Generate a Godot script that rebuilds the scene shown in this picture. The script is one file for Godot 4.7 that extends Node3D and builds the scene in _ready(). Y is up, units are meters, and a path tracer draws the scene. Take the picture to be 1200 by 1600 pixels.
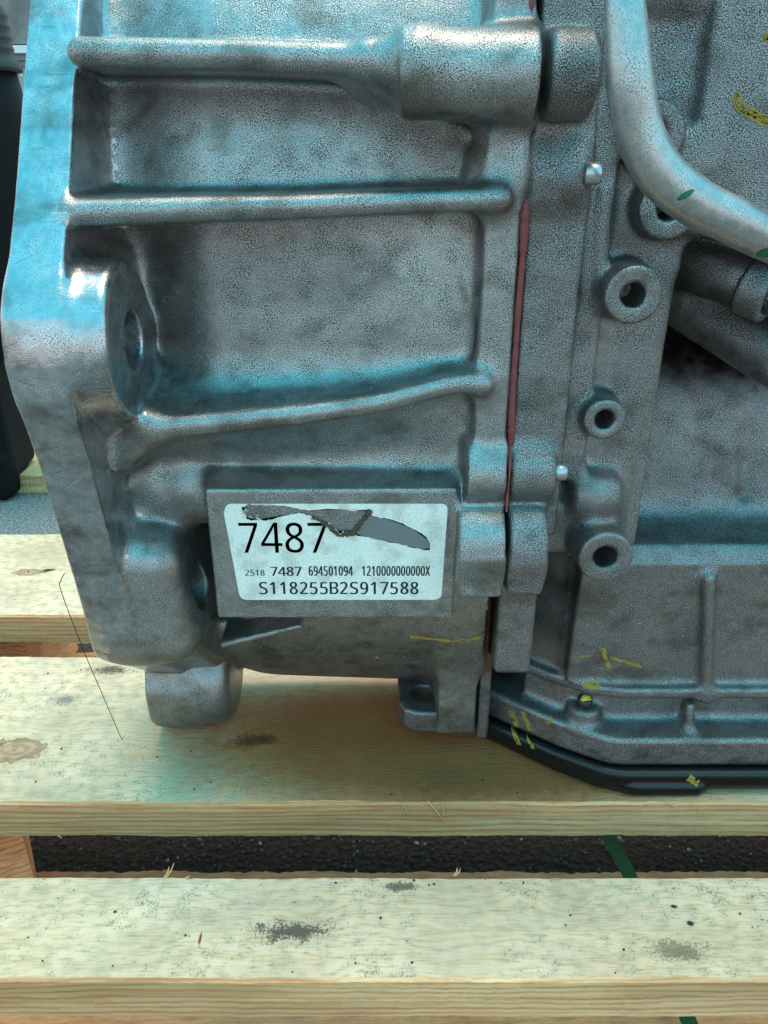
extends Node3D
# Close-up of a cast aluminium gearbox on a wooden pallet, out of doors in open shade.
# Castings are signed-distance solids meshed as surface nets, so that webs, bosses and walls join in real fillets.

const NB := 8

# ---------------------------------------------------------------- solids
class Solid:
	var prims: Array = []
	var groups: Array = []          # {name, parent, mat}
	var lo := Vector3(1e9, 1e9, 1e9)
	var hi := Vector3(-1e9, -1e9, -1e9)
	var blocks: Array = []
	var results: Array = []
	var noise: FastNoiseLite
	var tone: FastNoiseLite
	var stains_and_shade: Array = []
	var CELL := 0.00125
	var rough := 0.0001

	func group(called: String, mat: int, parent := -1) -> int:
		groups.append({"name": called, "mat": mat, "parent": parent})
		return groups.size() - 1

	func add(d: Dictionary) -> void:
		# op: 0 union, 1 cut, 2 keep only inside
		if not d.has("op"): d.op = 0
		if not d.has("k"): d.k = 0.004
		if not d.has("g"): d.g = 0
		prims.append(d)
		if d.op == 0:
			lo = lo.min(d.lo)
			hi = hi.max(d.hi)

	func fin(g: int, a: Vector3, b: Vector3, ra: float, rb: float, depth: float, k := 0.005, op := 0) -> void:
		var m := maxf(ra, rb)
		var l := a.min(b) - Vector3(m, m, m + depth)
		add({"t": 1, "g": g, "a": a, "b": b, "ra": ra, "rb": rb, "dep": depth, "k": k, "op": op, "lo": l, "hi": a.max(b) + Vector3(m, m, m)})

	# a web along a line of points: rounded front edge, going back by depth
	func web(g: int, pts: Array, radii: Array, depth: float, k := 0.005) -> void:
		var m := 0.0
		for r in radii: m = maxf(m, r)
		var l := Vector3(1e9, 1e9, 1e9)
		var h := -l
		for p in pts:
			l = l.min(p)
			h = h.max(p)
		add({"t": 6, "g": g, "pts": PackedVector3Array(pts), "rad": PackedFloat32Array(radii), "dep": depth, "k": k, "lo": l - Vector3(m, m, m + depth), "hi": h + Vector3(m, m, m)})

	func caps(g: int, a: Vector3, b: Vector3, ra: float, rb: float, k := 0.005, op := 0) -> void:
		var m := maxf(ra, rb)
		add({"t": 0, "g": g, "a": a, "b": b, "ra": ra, "rb": rb, "k": k, "op": op, "lo": a.min(b) - Vector3(m, m, m), "hi": a.max(b) + Vector3(m, m, m)})

	func box(g: int, x0: float, x1: float, y0: float, y1: float, z0: float, z1: float, r: float, k := 0.004, op := 0, turn := Vector3.ZERO) -> void:
		var c := Vector3(x0 + x1, y0 + y1, z0 + z1) * 0.5
		var h := Vector3(absf(x1 - x0), absf(y1 - y0), absf(z1 - z0)) * 0.5
		var bs := Basis.from_euler(turn)
		var e := Vector3(h.length(), h.length(), h.length()) if turn != Vector3.ZERO else h
		add({"t": 2, "g": g, "c": c, "inv": bs.inverse(), "h": h - Vector3(r, r, r), "r": r, "k": k, "op": op, "lo": c - e, "hi": c + e})

	func cyl(g: int, a: Vector3, b: Vector3, ra: float, rb: float, r: float, k := 0.004, op := 0) -> void:
		var m := maxf(ra, rb)
		add({"t": 3, "g": g, "a": a, "n": (b - a).normalized(), "l": a.distance_to(b), "ra": ra, "rb": rb, "r": r, "k": k, "op": op, "lo": a.min(b) - Vector3(m, m, m), "hi": a.max(b) + Vector3(m, m, m)})

	func prism(g: int, axis: int, pts: Array, from: float, to: float, r: float, k := 0.004, op := 0) -> void:
		var pl := PackedVector2Array(pts)
		var l := Vector2(1e9, 1e9)
		var h := -l
		for q in pl:
			l = l.min(q)
			h = h.max(q)
		var a: Vector3
		var b: Vector3
		if axis == 0:
			a = Vector3(from, l.x, l.y); b = Vector3(to, h.x, h.y)
		elif axis == 1:
			a = Vector3(l.x, from, l.y); b = Vector3(h.x, to, h.y)
		else:
			a = Vector3(l.x, l.y, from); b = Vector3(h.x, h.y, to)
		add({"t": 4, "g": g, "ax": axis, "pl": pl, "c": (from + to) * 0.5, "hh": (to - from) * 0.5, "r": r, "k": k, "op": op, "lo": a, "hi": b})

	# wall whose front z is a table over y, leaning with x
	func wall(g: int, pts: Array, x0: float, x1: float, back: float, lean: float, k := 0.004) -> void:
		var y0: float = pts[0].x
		var y1: float = pts[pts.size() - 1].x
		var n := 256
		var tab := PackedFloat32Array()
		tab.resize(n + 1)
		var top := -1e9
		for i in n + 1:
			var y := lerpf(y0, y1, float(i) / n)
			var j := 0
			while j < pts.size() - 2 and y > pts[j + 1].x: j += 1
			var pa: Vector2 = pts[maxi(j - 1, 0)]
			var pb: Vector2 = pts[j]
			var pc: Vector2 = pts[j + 1]
			var pd: Vector2 = pts[mini(j + 2, pts.size() - 1)]
			var u := (y - pb.x) / (pc.x - pb.x)
			var m0 := (pc.y - pa.y) / (pc.x - pa.x) * (pc.x - pb.x)
			var m1 := (pd.y - pb.y) / (pd.x - pb.x) * (pc.x - pb.x)
			var u2 := u * u
			var u3 := u2 * u
			tab[i] = (2 * u3 - 3 * u2 + 1) * pb.y + (u3 - 2 * u2 + u) * m0 + (-2 * u3 + 3 * u2) * pc.y + (u3 - u2) * m1
			top = maxf(top, tab[i])
		add({"t": 5, "g": g, "tab": tab, "y0": y0, "y1": y1, "x0": x0, "x1": x1, "back": back, "lean": lean, "k": k, "lo": Vector3(x0, y0, back), "hi": Vector3(x1, y1, top + absf(lean) * (x1 - x0))})

	func dist(d: Dictionary, P: PackedVector3Array, E: PackedFloat32Array) -> PackedFloat32Array:
		var n := P.size()
		var t: int = d.t
		if t == 0:
			var a: Vector3 = d.a
			var ab: Vector3 = d.b - d.a
			var l2 := maxf(ab.length_squared(), 1e-9)
			var ra: float = d.ra
			var dr: float = d.rb - d.ra
			for i in n:
				var q := P[i] - a
				var u := clampf(q.dot(ab) / l2, 0.0, 1.0)
				E[i] = (q - ab * u).length() - ra - dr * u
		elif t == 1:
			var a: Vector3 = d.a
			var ab: Vector3 = d.b - d.a
			var l2 := maxf(ab.x * ab.x + ab.y * ab.y, 1e-9)
			var ra: float = d.ra
			var dr: float = d.rb - d.ra
			var dep: float = d.dep
			for i in n:
				var q := P[i] - a
				var u := clampf((q.x * ab.x + q.y * ab.y) / l2, 0.0, 1.0)
				q -= ab * u
				if q.z < 0.0: q.z = minf(q.z + dep, 0.0)
				E[i] = q.length() - ra - dr * u
		elif t == 6:
			var pts: PackedVector3Array = d.pts
			var rad: PackedFloat32Array = d.rad
			var dep: float = d.dep
			E.fill(1.0)
			for j in pts.size() - 1:
				var a := pts[j]
				var ab := pts[j + 1] - a
				var l2 := maxf(ab.x * ab.x + ab.y * ab.y, 1e-9)
				var ra := rad[j]
				var dr := rad[j + 1] - ra
				for i in n:
					var q := P[i] - a
					var u := clampf((q.x * ab.x + q.y * ab.y) / l2, 0.0, 1.0)
					q -= ab * u
					if q.z < 0.0: q.z = minf(q.z + dep, 0.0)
					E[i] = minf(E[i], q.length() - ra - dr * u)
		elif t == 2:
			var c: Vector3 = d.c
			var h: Vector3 = d.h
			var r: float = d.r
			var inv: Basis = d.inv
			for i in n:
				var q := (inv * (P[i] - c)).abs() - h
				E[i] = q.max(Vector3.ZERO).length() + minf(maxf(q.x, maxf(q.y, q.z)), 0.0) - r
		elif t == 3:
			var a: Vector3 = d.a
			var nn: Vector3 = d.n
			var hl: float = d.l * 0.5
			var ra: float = d.ra
			var dr: float = (d.rb - d.ra) / d.l
			var r: float = d.r
			for i in n:
				var q := P[i] - a
				var s := q.dot(nn)
				var x := (q - nn * s).length() - (ra + dr * clampf(s, 0.0, hl * 2.0) - r)
				var y := absf(s - hl) - (hl - r)
				if x > 0.0 and y > 0.0: E[i] = sqrt(x * x + y * y) - r
				else: E[i] = maxf(x, y) - r
		elif t == 4:
			var pl: PackedVector2Array = d.pl
			var m := pl.size()
			var ax: int = d.ax
			var c: float = d.c
			var hh: float = d.hh
			var r: float = d.r
			for i in n:
				var p := P[i]
				var w: Vector2
				var o: float
				if ax == 0:
					w = Vector2(p.y, p.z); o = p.x
				elif ax == 1:
					w = Vector2(p.x, p.z); o = p.y
				else:
					w = Vector2(p.x, p.y); o = p.z
				var best := 1e9
				var inside := false
				var vj := pl[m - 1]
				for j in m:
					var vi := pl[j]
					var e := vj - vi
					var q := w - vi
					best = minf(best, (q - e * clampf(q.dot(e) / e.length_squared(), 0.0, 1.0)).length_squared())
					if (vi.y > w.y) != (vj.y > w.y) and w.x < (vj.x - vi.x) * (w.y - vi.y) / (vj.y - vi.y) + vi.x:
						inside = not inside
					vj = vi
				var x := (-sqrt(best) if inside else sqrt(best)) + r
				var y := absf(o - c) - hh + r
				if x > 0.0 and y > 0.0: E[i] = sqrt(x * x + y * y) - r
				else: E[i] = maxf(x, y) - r
		elif t == 5:
			var tab: PackedFloat32Array = d.tab
			var y0: float = d.y0
			var y1: float = d.y1
			var x0: float = d.x0
			var x1: float = d.x1
			var back: float = d.back
			var lean: float = d.lean
			var sc := 256.0 / (y1 - y0)
			for i in n:
				var p := P[i]
				var u := clampf((p.y - y0) * sc, 0.0, 255.99)
				var j := int(u)
				var s := tab[j + 1] - tab[j]
				var tv := -0.074 - p.x
				var f := (p.z - (tab[j] + s * (u - j) + lean * (p.x - x1) - 0.23 * (tv + sqrt(tv * tv + 0.00005)))) / sqrt(1.0 + s * s * sc * sc)
				E[i] = maxf(maxf(f, back - p.z), maxf(maxf(y0 - p.y, p.y - y1), maxf(x0 - p.x, p.x - x1)))
		return E

	func evaluate(list: Array, P: PackedVector3Array) -> Array:
		var n := P.size()
		var D := PackedFloat32Array()
		D.resize(n)
		D.fill(1.0)
		var E := PackedFloat32Array()
		E.resize(n)
		var G := PackedInt32Array()
		G.resize(n)
		var B := PackedFloat32Array()
		B.resize(n)
		B.fill(1.0)
		for d in list:
			E = dist(d, P, E)
			var k: float = d.k
			var g: int = d.g
			var op: int = d.op
			if op == 0:
				for i in n:
					var e := E[i]
					var v := D[i]
					if e < B[i] and e < v + k * 0.25:
						B[i] = e
						G[i] = g
					var w := k - absf(e - v)
					D[i] = minf(e, v) - (w * w / (4.0 * k) if w > 0.0 else 0.0)
			elif op == 1:
				for i in n:
					var e := -E[i]
					var v := D[i]
					var w := k - absf(e - v)
					D[i] = maxf(e, v) + (w * w / (4.0 * k) if w > 0.0 else 0.0)
			else:
				for i in n:
					D[i] = maxf(E[i], D[i])
		return [D, G]

	# the nearest point of the surface, and its normal
	func land(p: Vector3) -> Array:
		var list: Array = []
		for d in prims:
			var g: float = d.k + 0.02
			if p.x > d.lo.x - g and p.y > d.lo.y - g and p.z > d.lo.z - g and p.x < d.hi.x + g and p.y < d.hi.y + g and p.z < d.hi.z + g: list.append(d)
		var nn := Vector3(0, 0, 1)
		for step in 6:
			var e := 0.0008
			var P := PackedVector3Array([p, p + Vector3(e, 0, 0), p + Vector3(0, e, 0), p + Vector3(0, 0, e), p - Vector3(e, 0, 0), p - Vector3(0, e, 0), p - Vector3(0, 0, e)])
			var D: PackedFloat32Array = evaluate(list, P)[0]
			nn = Vector3(D[1] - D[4], D[2] - D[5], D[3] - D[6]).normalized()
			if nn == Vector3.ZERO: nn = Vector3(0, 0, 1)
			p -= nn * clampf(D[0], -0.01, 0.01)
		return [p, nn]

	# where a ray along -z from p meets the surface
	func drop(p: Vector3) -> Array:
		var list: Array = []
		for d in prims:
			var g: float = d.k + 0.004
			if p.x > d.lo.x - g and p.y > d.lo.y - g and p.x < d.hi.x + g and p.y < d.hi.y + g: list.append(d)
		for step in 40:
			var D: PackedFloat32Array = evaluate(list, PackedVector3Array([p]))[0]
			if D[0] < 0.00005: break
			p.z -= D[0] * 0.9
		return land(p)

	func prepare() -> void:
		var size := CELL * NB
		var n0 := ((lo - Vector3.ONE * CELL * 3) / size).floor()
		var n1 := ((hi + Vector3.ONE * CELL * 3) / size).ceil()
		for x in range(int(n0.x), int(n1.x)):
			for y in range(int(n0.y), int(n1.y)):
				for z in range(int(n0.z), int(n1.z)):
					blocks.append(Vector3(x, y, z) * size)
		results.resize(blocks.size())

	func share(first: int, each: int) -> void:
		for i in range(first, blocks.size(), each): run(i)

	func run(at: int) -> void:
		results[at] = mesh_block(blocks[at])

	func mesh_block(o: Vector3) -> Variant:
		var size := CELL * NB
		var blo := o - Vector3.ONE * CELL
		var bhi := o + Vector3.ONE * size
		var list: Array = []
		var any := false
		for d in prims:
			var g: float = d.k + CELL * 2.0
			var dl: Vector3 = d.lo
			var dh: Vector3 = d.hi
			if dl.x - g < bhi.x and dh.x + g > blo.x and dl.y - g < bhi.y and dh.y + g > blo.y and dl.z - g < bhi.z and dh.z + g > blo.z:
				list.append(d)
				any = any or d.op == 0
		if not any: return null
		var mid: PackedFloat32Array = evaluate(list, PackedVector3Array([(blo + bhi) * 0.5]))[0]
		if absf(mid[0]) > CELL * 8.2 + 0.0006: return null
		var P := PackedVector3Array()
		P.resize(1000)
		var at := 0
		for k in 10:
			for j in 10:
				for i in 10:
					P[at] = o + Vector3(i - 1, j - 1, k - 1) * CELL
					at += 1
		var ev := evaluate(list, P)
		var D: PackedFloat32Array = ev[0]
		var G: PackedInt32Array = ev[1]
		var pos := false
		var neg := false
		for i in 1000:
			if D[i] < 0.006 and D[i] > -0.006: D[i] += rough * noise.get_noise_3dv(P[i] * 1000.0)
			if D[i] < 0.0: neg = true
			else: pos = true
		if not (pos and neg): return null
		var V := PackedVector3Array()
		var N := PackedVector3Array()
		var VG := PackedInt32Array()
		var C := PackedColorArray()
		var cell := PackedInt32Array()
		cell.resize(729)
		cell.fill(-1)
		for k in 9:
			for j in 9:
				for i in 9:
					var b := i + j * 10 + k * 100
					var d0 := D[b]
					var d1 := D[b + 1]
					var d2 := D[b + 10]
					var d3 := D[b + 11]
					var d4 := D[b + 100]
					var d5 := D[b + 101]
					var d6 := D[b + 110]
					var d7 := D[b + 111]
					var mn := minf(minf(minf(d0, d1), minf(d2, d3)), minf(minf(d4, d5), minf(d6, d7)))
					var mx := maxf(maxf(maxf(d0, d1), maxf(d2, d3)), maxf(maxf(d4, d5), maxf(d6, d7)))
					if mn >= 0.0 or mx < 0.0: continue
					var s := Vector3.ZERO
					var c := 0
					if (d0 < 0) != (d1 < 0): s += Vector3(d0 / (d0 - d1), 0, 0); c += 1
					if (d2 < 0) != (d3 < 0): s += Vector3(d2 / (d2 - d3), 1, 0); c += 1
					if (d4 < 0) != (d5 < 0): s += Vector3(d4 / (d4 - d5), 0, 1); c += 1
					if (d6 < 0) != (d7 < 0): s += Vector3(d6 / (d6 - d7), 1, 1); c += 1
					if (d0 < 0) != (d2 < 0): s += Vector3(0, d0 / (d0 - d2), 0); c += 1
					if (d1 < 0) != (d3 < 0): s += Vector3(1, d1 / (d1 - d3), 0); c += 1
					if (d4 < 0) != (d6 < 0): s += Vector3(0, d4 / (d4 - d6), 1); c += 1
					if (d5 < 0) != (d7 < 0): s += Vector3(1, d5 / (d5 - d7), 1); c += 1
					if (d0 < 0) != (d4 < 0): s += Vector3(0, 0, d0 / (d0 - d4)); c += 1
					if (d1 < 0) != (d5 < 0): s += Vector3(1, 0, d1 / (d1 - d5)); c += 1
					if (d2 < 0) != (d6 < 0): s += Vector3(0, 1, d2 / (d2 - d6)); c += 1
					if (d3 < 0) != (d7 < 0): s += Vector3(1, 1, d3 / (d3 - d7)); c += 1
					if c == 0: continue
					s /= c
					var fx := s.x
					var fy := s.y
					var fz := s.z
					var gx := lerpf(lerpf(d1 - d0, d3 - d2, fy), lerpf(d5 - d4, d7 - d6, fy), fz)
					var gy := lerpf(lerpf(d2 - d0, d3 - d1, fx), lerpf(d6 - d4, d7 - d5, fx), fz)
					var gz := lerpf(lerpf(d4 - d0, d5 - d1, fx), lerpf(d6 - d2, d7 - d3, fx), fy)
					cell[i + j * 9 + k * 81] = V.size()
					var p := P[b] + s * CELL
					V.append(p)
					N.append(Vector3(gx, gy, gz).normalized())
					VG.append(G[b + (1 if fx > 0.5 else 0) + (10 if fy > 0.5 else 0) + (100 if fz > 0.5 else 0)])
					C.append(tint(p))
		var T: Dictionary = {}
		for k in range(1, 9):
			for j in range(1, 9):
				for i in range(1, 9):
					var b := i + j * 10 + k * 100
					var a0 := D[b] < 0.0
					var q := i + j * 9 + k * 81
					if i < 9 and a0 != (D[b + 1] < 0.0): quad(T, VG, cell[q - 9 - 81], cell[q - 81], cell[q], cell[q - 9], a0)
					if j < 9 and a0 != (D[b + 10] < 0.0): quad(T, VG, cell[q - 1 - 81], cell[q - 1], cell[q], cell[q - 81], a0)
					if k < 9 and a0 != (D[b + 100] < 0.0): quad(T, VG, cell[q - 1 - 9], cell[q - 9], cell[q], cell[q - 1], a0)
		return [V, N, C, T]

	func quad(T: Dictionary, VG: PackedInt32Array, a: int, b: int, c: int, d: int, inward: bool) -> void:
		if a < 0 or b < 0 or c < 0 or d < 0: return
		var g := VG[a]
		if not T.has(g): T[g] = []
		if inward: T[g].append_array([a, c, b, a, d, c])
		else: T[g].append_array([a, b, c, a, c, d])

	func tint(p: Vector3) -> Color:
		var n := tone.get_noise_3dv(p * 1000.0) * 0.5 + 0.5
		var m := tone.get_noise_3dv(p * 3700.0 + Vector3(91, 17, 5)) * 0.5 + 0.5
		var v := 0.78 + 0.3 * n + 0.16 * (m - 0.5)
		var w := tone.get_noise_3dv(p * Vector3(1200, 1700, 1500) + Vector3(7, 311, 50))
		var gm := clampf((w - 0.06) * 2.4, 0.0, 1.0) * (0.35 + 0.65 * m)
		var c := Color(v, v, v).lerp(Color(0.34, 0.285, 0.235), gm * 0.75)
		for s in stains_and_shade:
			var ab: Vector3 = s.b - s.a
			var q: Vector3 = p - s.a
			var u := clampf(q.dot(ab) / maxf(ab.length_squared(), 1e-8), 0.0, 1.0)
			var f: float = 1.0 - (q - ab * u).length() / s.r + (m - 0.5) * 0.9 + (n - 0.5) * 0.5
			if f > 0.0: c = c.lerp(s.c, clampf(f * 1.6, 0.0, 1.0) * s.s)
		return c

	func stain_and_shade(a: Vector3, b: Vector3, r: float, c: Color, s: float) -> void:
		stains_and_shade.append({"a": a, "b": b, "r": r, "c": c, "s": s})

	# one ArrayMesh for each group
	func meshes() -> Array:
		var outs: Array = []
		for g in groups.size():
			var V := PackedVector3Array()
			var N := PackedVector3Array()
			var C := PackedColorArray()
			var I := PackedInt32Array()
			for r in results:
				if r == null or not r[3].has(g): continue
				var map := PackedInt32Array()
				map.resize(r[0].size())
				map.fill(-1)
				var bv: PackedVector3Array = r[0]
				var bn: PackedVector3Array = r[1]
				var bc: PackedColorArray = r[2]
				for i: int in r[3][g]:
					if map[i] < 0:
						map[i] = V.size()
						V.append(bv[i])
						N.append(bn[i])
						C.append(bc[i])
					I.append(map[i])
			if I.is_empty():
				outs.append(null)
				continue
			var arr: Array = []
			arr.resize(Mesh.ARRAY_MAX)
			arr[Mesh.ARRAY_VERTEX] = V
			arr[Mesh.ARRAY_NORMAL] = N
			arr[Mesh.ARRAY_COLOR] = C
			arr[Mesh.ARRAY_INDEX] = I
			var am := ArrayMesh.new()
			am.add_surface_from_arrays(Mesh.PRIMITIVE_TRIANGLES, arr)
			outs.append(am)
		return outs

func solid(sd: int) -> Solid:
	var s := Solid.new()
	s.noise = FastNoiseLite.new()
	s.noise.seed = sd
	s.noise.noise_type = FastNoiseLite.TYPE_SIMPLEX_SMOOTH
	s.noise.frequency = 0.13
	s.noise.fractal_octaves = 2
	s.tone = FastNoiseLite.new()
	s.tone.seed = sd + 7
	s.tone.frequency = 0.03
	s.tone.fractal_octaves = 4
	return s

# meshes the solid and hangs a part under the thing for each group, sub-parts under their part
func cast(s: Solid, thing: Node3D, mats: Array, step := 0.00125) -> Array:
	s.CELL = step
	var t0 := Time.get_ticks_msec()
	s.prepare()
	var hands: Array = []
	for h in 4:
		var th := Thread.new()
		th.start(s.share.bind(h, 4))
		hands.append(th)
	for th in hands: th.wait_to_finish()
	var t1 := Time.get_ticks_msec()
	var ms := s.meshes()
	var nodes: Array = []
	for g in s.groups.size():
		var gr: Dictionary = s.groups[g]
		if ms[g] == null:
			nodes.append(null)
			continue
		var parent: Node3D = thing if gr.parent < 0 else nodes[gr.parent]
		nodes.append(put(gr.name, ms[g], mats[gr.mat], parent))
	return nodes

# ---------------------------------------------------------------- scene helpers
func put(called: String, m: Mesh, mat: Material, parent: Node = self) -> MeshInstance3D:
	var o := MeshInstance3D.new()
	o.name = called
	o.mesh = m
	if mat: o.material_override = mat
	o.cast_shadow = GeometryInstance3D.SHADOW_CASTING_SETTING_ON
	parent.add_child(o, true)
	return o

func thing(called: String, label: String, category: String) -> Node3D:
	var o := Node3D.new()
	o.name = called
	add_child(o, true)
	o.set_meta("label", label)
	o.set_meta("category", category)
	return o

func tube(pts: Array, radii: Array, sides := 20, per := 8, wob := 0.0, sd := 1) -> ArrayMesh:
	var fine: Array = []
	var n := pts.size()
	for i in n - 1:
		for s in per:
			var u := float(s) / per
			var p: Vector3 = pts[i].cubic_interpolate(pts[i + 1], pts[maxi(i - 1, 0)], pts[mini(i + 2, n - 1)], u)
			fine.append([p, lerpf(radii[i], radii[i + 1], u)])
	fine.append([pts[n - 1], radii[n - 1]])
	var rng := RandomNumberGenerator.new()
	rng.seed = sd
	var st := SurfaceTool.new()
	st.begin(Mesh.PRIMITIVE_TRIANGLES)
	st.set_smooth_group(0)
	var up := Vector3(0, 0, 1)
	for i in fine.size():
		var a: Vector3 = fine[maxi(i - 1, 0)][0]
		var b: Vector3 = fine[mini(i + 1, fine.size() - 1)][0]
		var t := (b - a).normalized()
		var x := up.cross(t).normalized()
		if x.length() < 0.5: x = Vector3(1, 0, 0)
		var y := t.cross(x).normalized()
		up = y if absf(y.dot(up)) > 0.1 else up
		x = y.cross(t).normalized()
		var r: float = fine[i][1] * (1.0 + wob * rng.randf_range(-1, 1))
		for k in sides:
			var w := TAU * k / sides
			st.add_vertex(fine[i][0] + (x * cos(w) + y * sin(w)) * r)
	var rows := fine.size()
	for i in rows - 1:
		for k in sides:
			var k2 := (k + 1) % sides
			var q := [i * sides + k, i * sides + k2, (i + 1) * sides + k2, (i + 1) * sides + k]
			for v in [0, 1, 2, 0, 2, 3]: st.add_index(q[v])
	for e in 2:
		var row := 0 if e == 0 else rows - 1
		for k in range(1, sides - 1):
			var tri := [row * sides, row * sides + k, row * sides + k + 1]
			if e == 0: tri = [tri[0], tri[2], tri[1]]
			for v in tri: st.add_index(v)
	st.generate_normals()
	return st.commit()

func lathe(profile: Array, sides := 40) -> ArrayMesh:
	var st := SurfaceTool.new()
	st.begin(Mesh.PRIMITIVE_TRIANGLES)
	for i in profile.size() - 1:
		var a: Vector2 = profile[i]
		var b: Vector2 = profile[i + 1]
		for k in sides:
			var w0 := TAU * k / sides
			var w1 := TAU * (k + 1) / sides
			var p := [Vector3(a.x * cos(w0), a.y, a.x * sin(w0)), Vector3(a.x * cos(w1), a.y, a.x * sin(w1)), Vector3(b.x * cos(w1), b.y, b.x * sin(w1)), Vector3(b.x * cos(w0), b.y, b.x * sin(w0))]
			st.set_smooth_group(0)
			for v in [0, 1, 2, 0, 2, 3]: st.add_vertex(p[v])
	st.index()
	st.generate_normals()
	return st.commit()

# flat sheet of a polygon in the plane z = 0, with a real thickness
func sheet(poly: PackedVector2Array, thick: float) -> ArrayMesh:
	var st := SurfaceTool.new()
	st.begin(Mesh.PRIMITIVE_TRIANGLES)
	st.set_smooth_group(-1)
	var tri := Geometry2D.triangulate_polygon(poly)
	for i in range(0, tri.size(), 3):
		for side in 2:
			var z := thick if side == 0 else 0.0
			for j in 3:
				var q := poly[tri[i + (j if side == 0 else 2 - j)]]
				st.set_uv(q)
				st.add_vertex(Vector3(q.x, q.y, z))
	for i in poly.size():
		var a := poly[i]
		var b := poly[(i + 1) % poly.size()]
		for v in [[a, 0.0], [b, 0.0], [b, thick], [a, 0.0], [b, thick], [a, thick]]:
			st.set_uv(v[0])
			st.add_vertex(Vector3(v[0].x, v[0].y, v[1]))
	st.generate_normals()
	return st.commit()

# a painted streak that follows the surface of a casting
func streak(s: Solid, pts: Array, width: float, sd: int, lift := 0.00015) -> ArrayMesh:
	var st := SurfaceTool.new()
	st.begin(Mesh.PRIMITIVE_TRIANGLES)
	st.set_smooth_group(-1)
	var rng := RandomNumberGenerator.new()
	rng.seed = sd
	for strand in 5:
		var off := (strand - 2) * 0.2 * width
		var prev: Array = []
		var gap := 0
		for i in pts.size() - 1:
			var a: Vector3 = pts[i]
			var b: Vector3 = pts[i + 1]
			var n := maxi(2, int(a.distance_to(b) / 0.0007))
			var side := (b - a).cross(Vector3(0, 0, 1)).normalized()
			if side.length() < 0.5: side = Vector3(1, 0, 0)
			for k in n + (1 if i == pts.size() - 2 else 0):
				var w := width * rng.randf_range(0.09, 0.18)
				var p := a.lerp(b, float(k) / n) + side * (off + width * rng.randf_range(-0.06, 0.06))
				var l := s.drop(p + side * w + Vector3(0, 0, 0.006))
				var r := s.drop(p - side * w + Vector3(0, 0, 0.006))
				var cur := [l[0] + l[1] * lift, r[0] + r[1] * lift]
				if gap > 0: gap -= 1
				elif not prev.is_empty() and prev[0].distance_to(cur[0]) < 0.004:
					for v in [prev[0], prev[1], cur[1], prev[0], cur[1], cur[0]]: st.add_vertex(v)
				if rng.randf() < 0.12: gap = rng.randi_range(1, 4)
				prev = cur
	st.generate_normals()
	return st.commit()

func lettering(text: String, font: Font, left: float, right: float, base: float, height: float, z: float, mat: Material, parent: Node, called := "lettering") -> MeshInstance3D:
	var tm := TextMesh.new()
	tm.text = text
	tm.font = font
	tm.font_size = 64
	tm.pixel_size = 0.001
	tm.depth = 0.004
	tm.curve_step = 1.0
	tm.horizontal_alignment = HORIZONTAL_ALIGNMENT_LEFT
	var ab := tm.get_aabb()
	var o := put(called, tm, mat, parent)
	var sx := (right - left) / ab.size.x
	var sy := height / ab.size.y
	o.scale = Vector3(sx, sy, 0.03)
	o.position = Vector3(left - ab.position.x * sx, base - ab.position.y * sy, z)
	return o

# ---------------------------------------------------------------- textures
func nz(type: int, freq: float, oct: int, sd: int, w: int, h: int, jitter := 1.0) -> PackedByteArray:
	var n := FastNoiseLite.new()
	n.noise_type = type
	n.frequency = freq
	n.fractal_octaves = oct
	n.seed = sd
	n.cellular_jitter = jitter
	var im := n.get_seamless_image(w, h, false, false, 0.12)
	im.convert(Image.FORMAT_L8)
	return im.get_data()

func tex(data: PackedByteArray, w: int, h: int, fmt: int) -> ImageTexture:
	return ImageTexture.create_from_image(Image.create_from_data(w, h, false, fmt, data))

func ramp(lo: float, hi: float) -> PackedFloat32Array:
	var r := PackedFloat32Array()
	r.resize(256)
	for i in 256: r[i] = smoothstep(lo, hi, i / 255.0)
	return r

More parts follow.
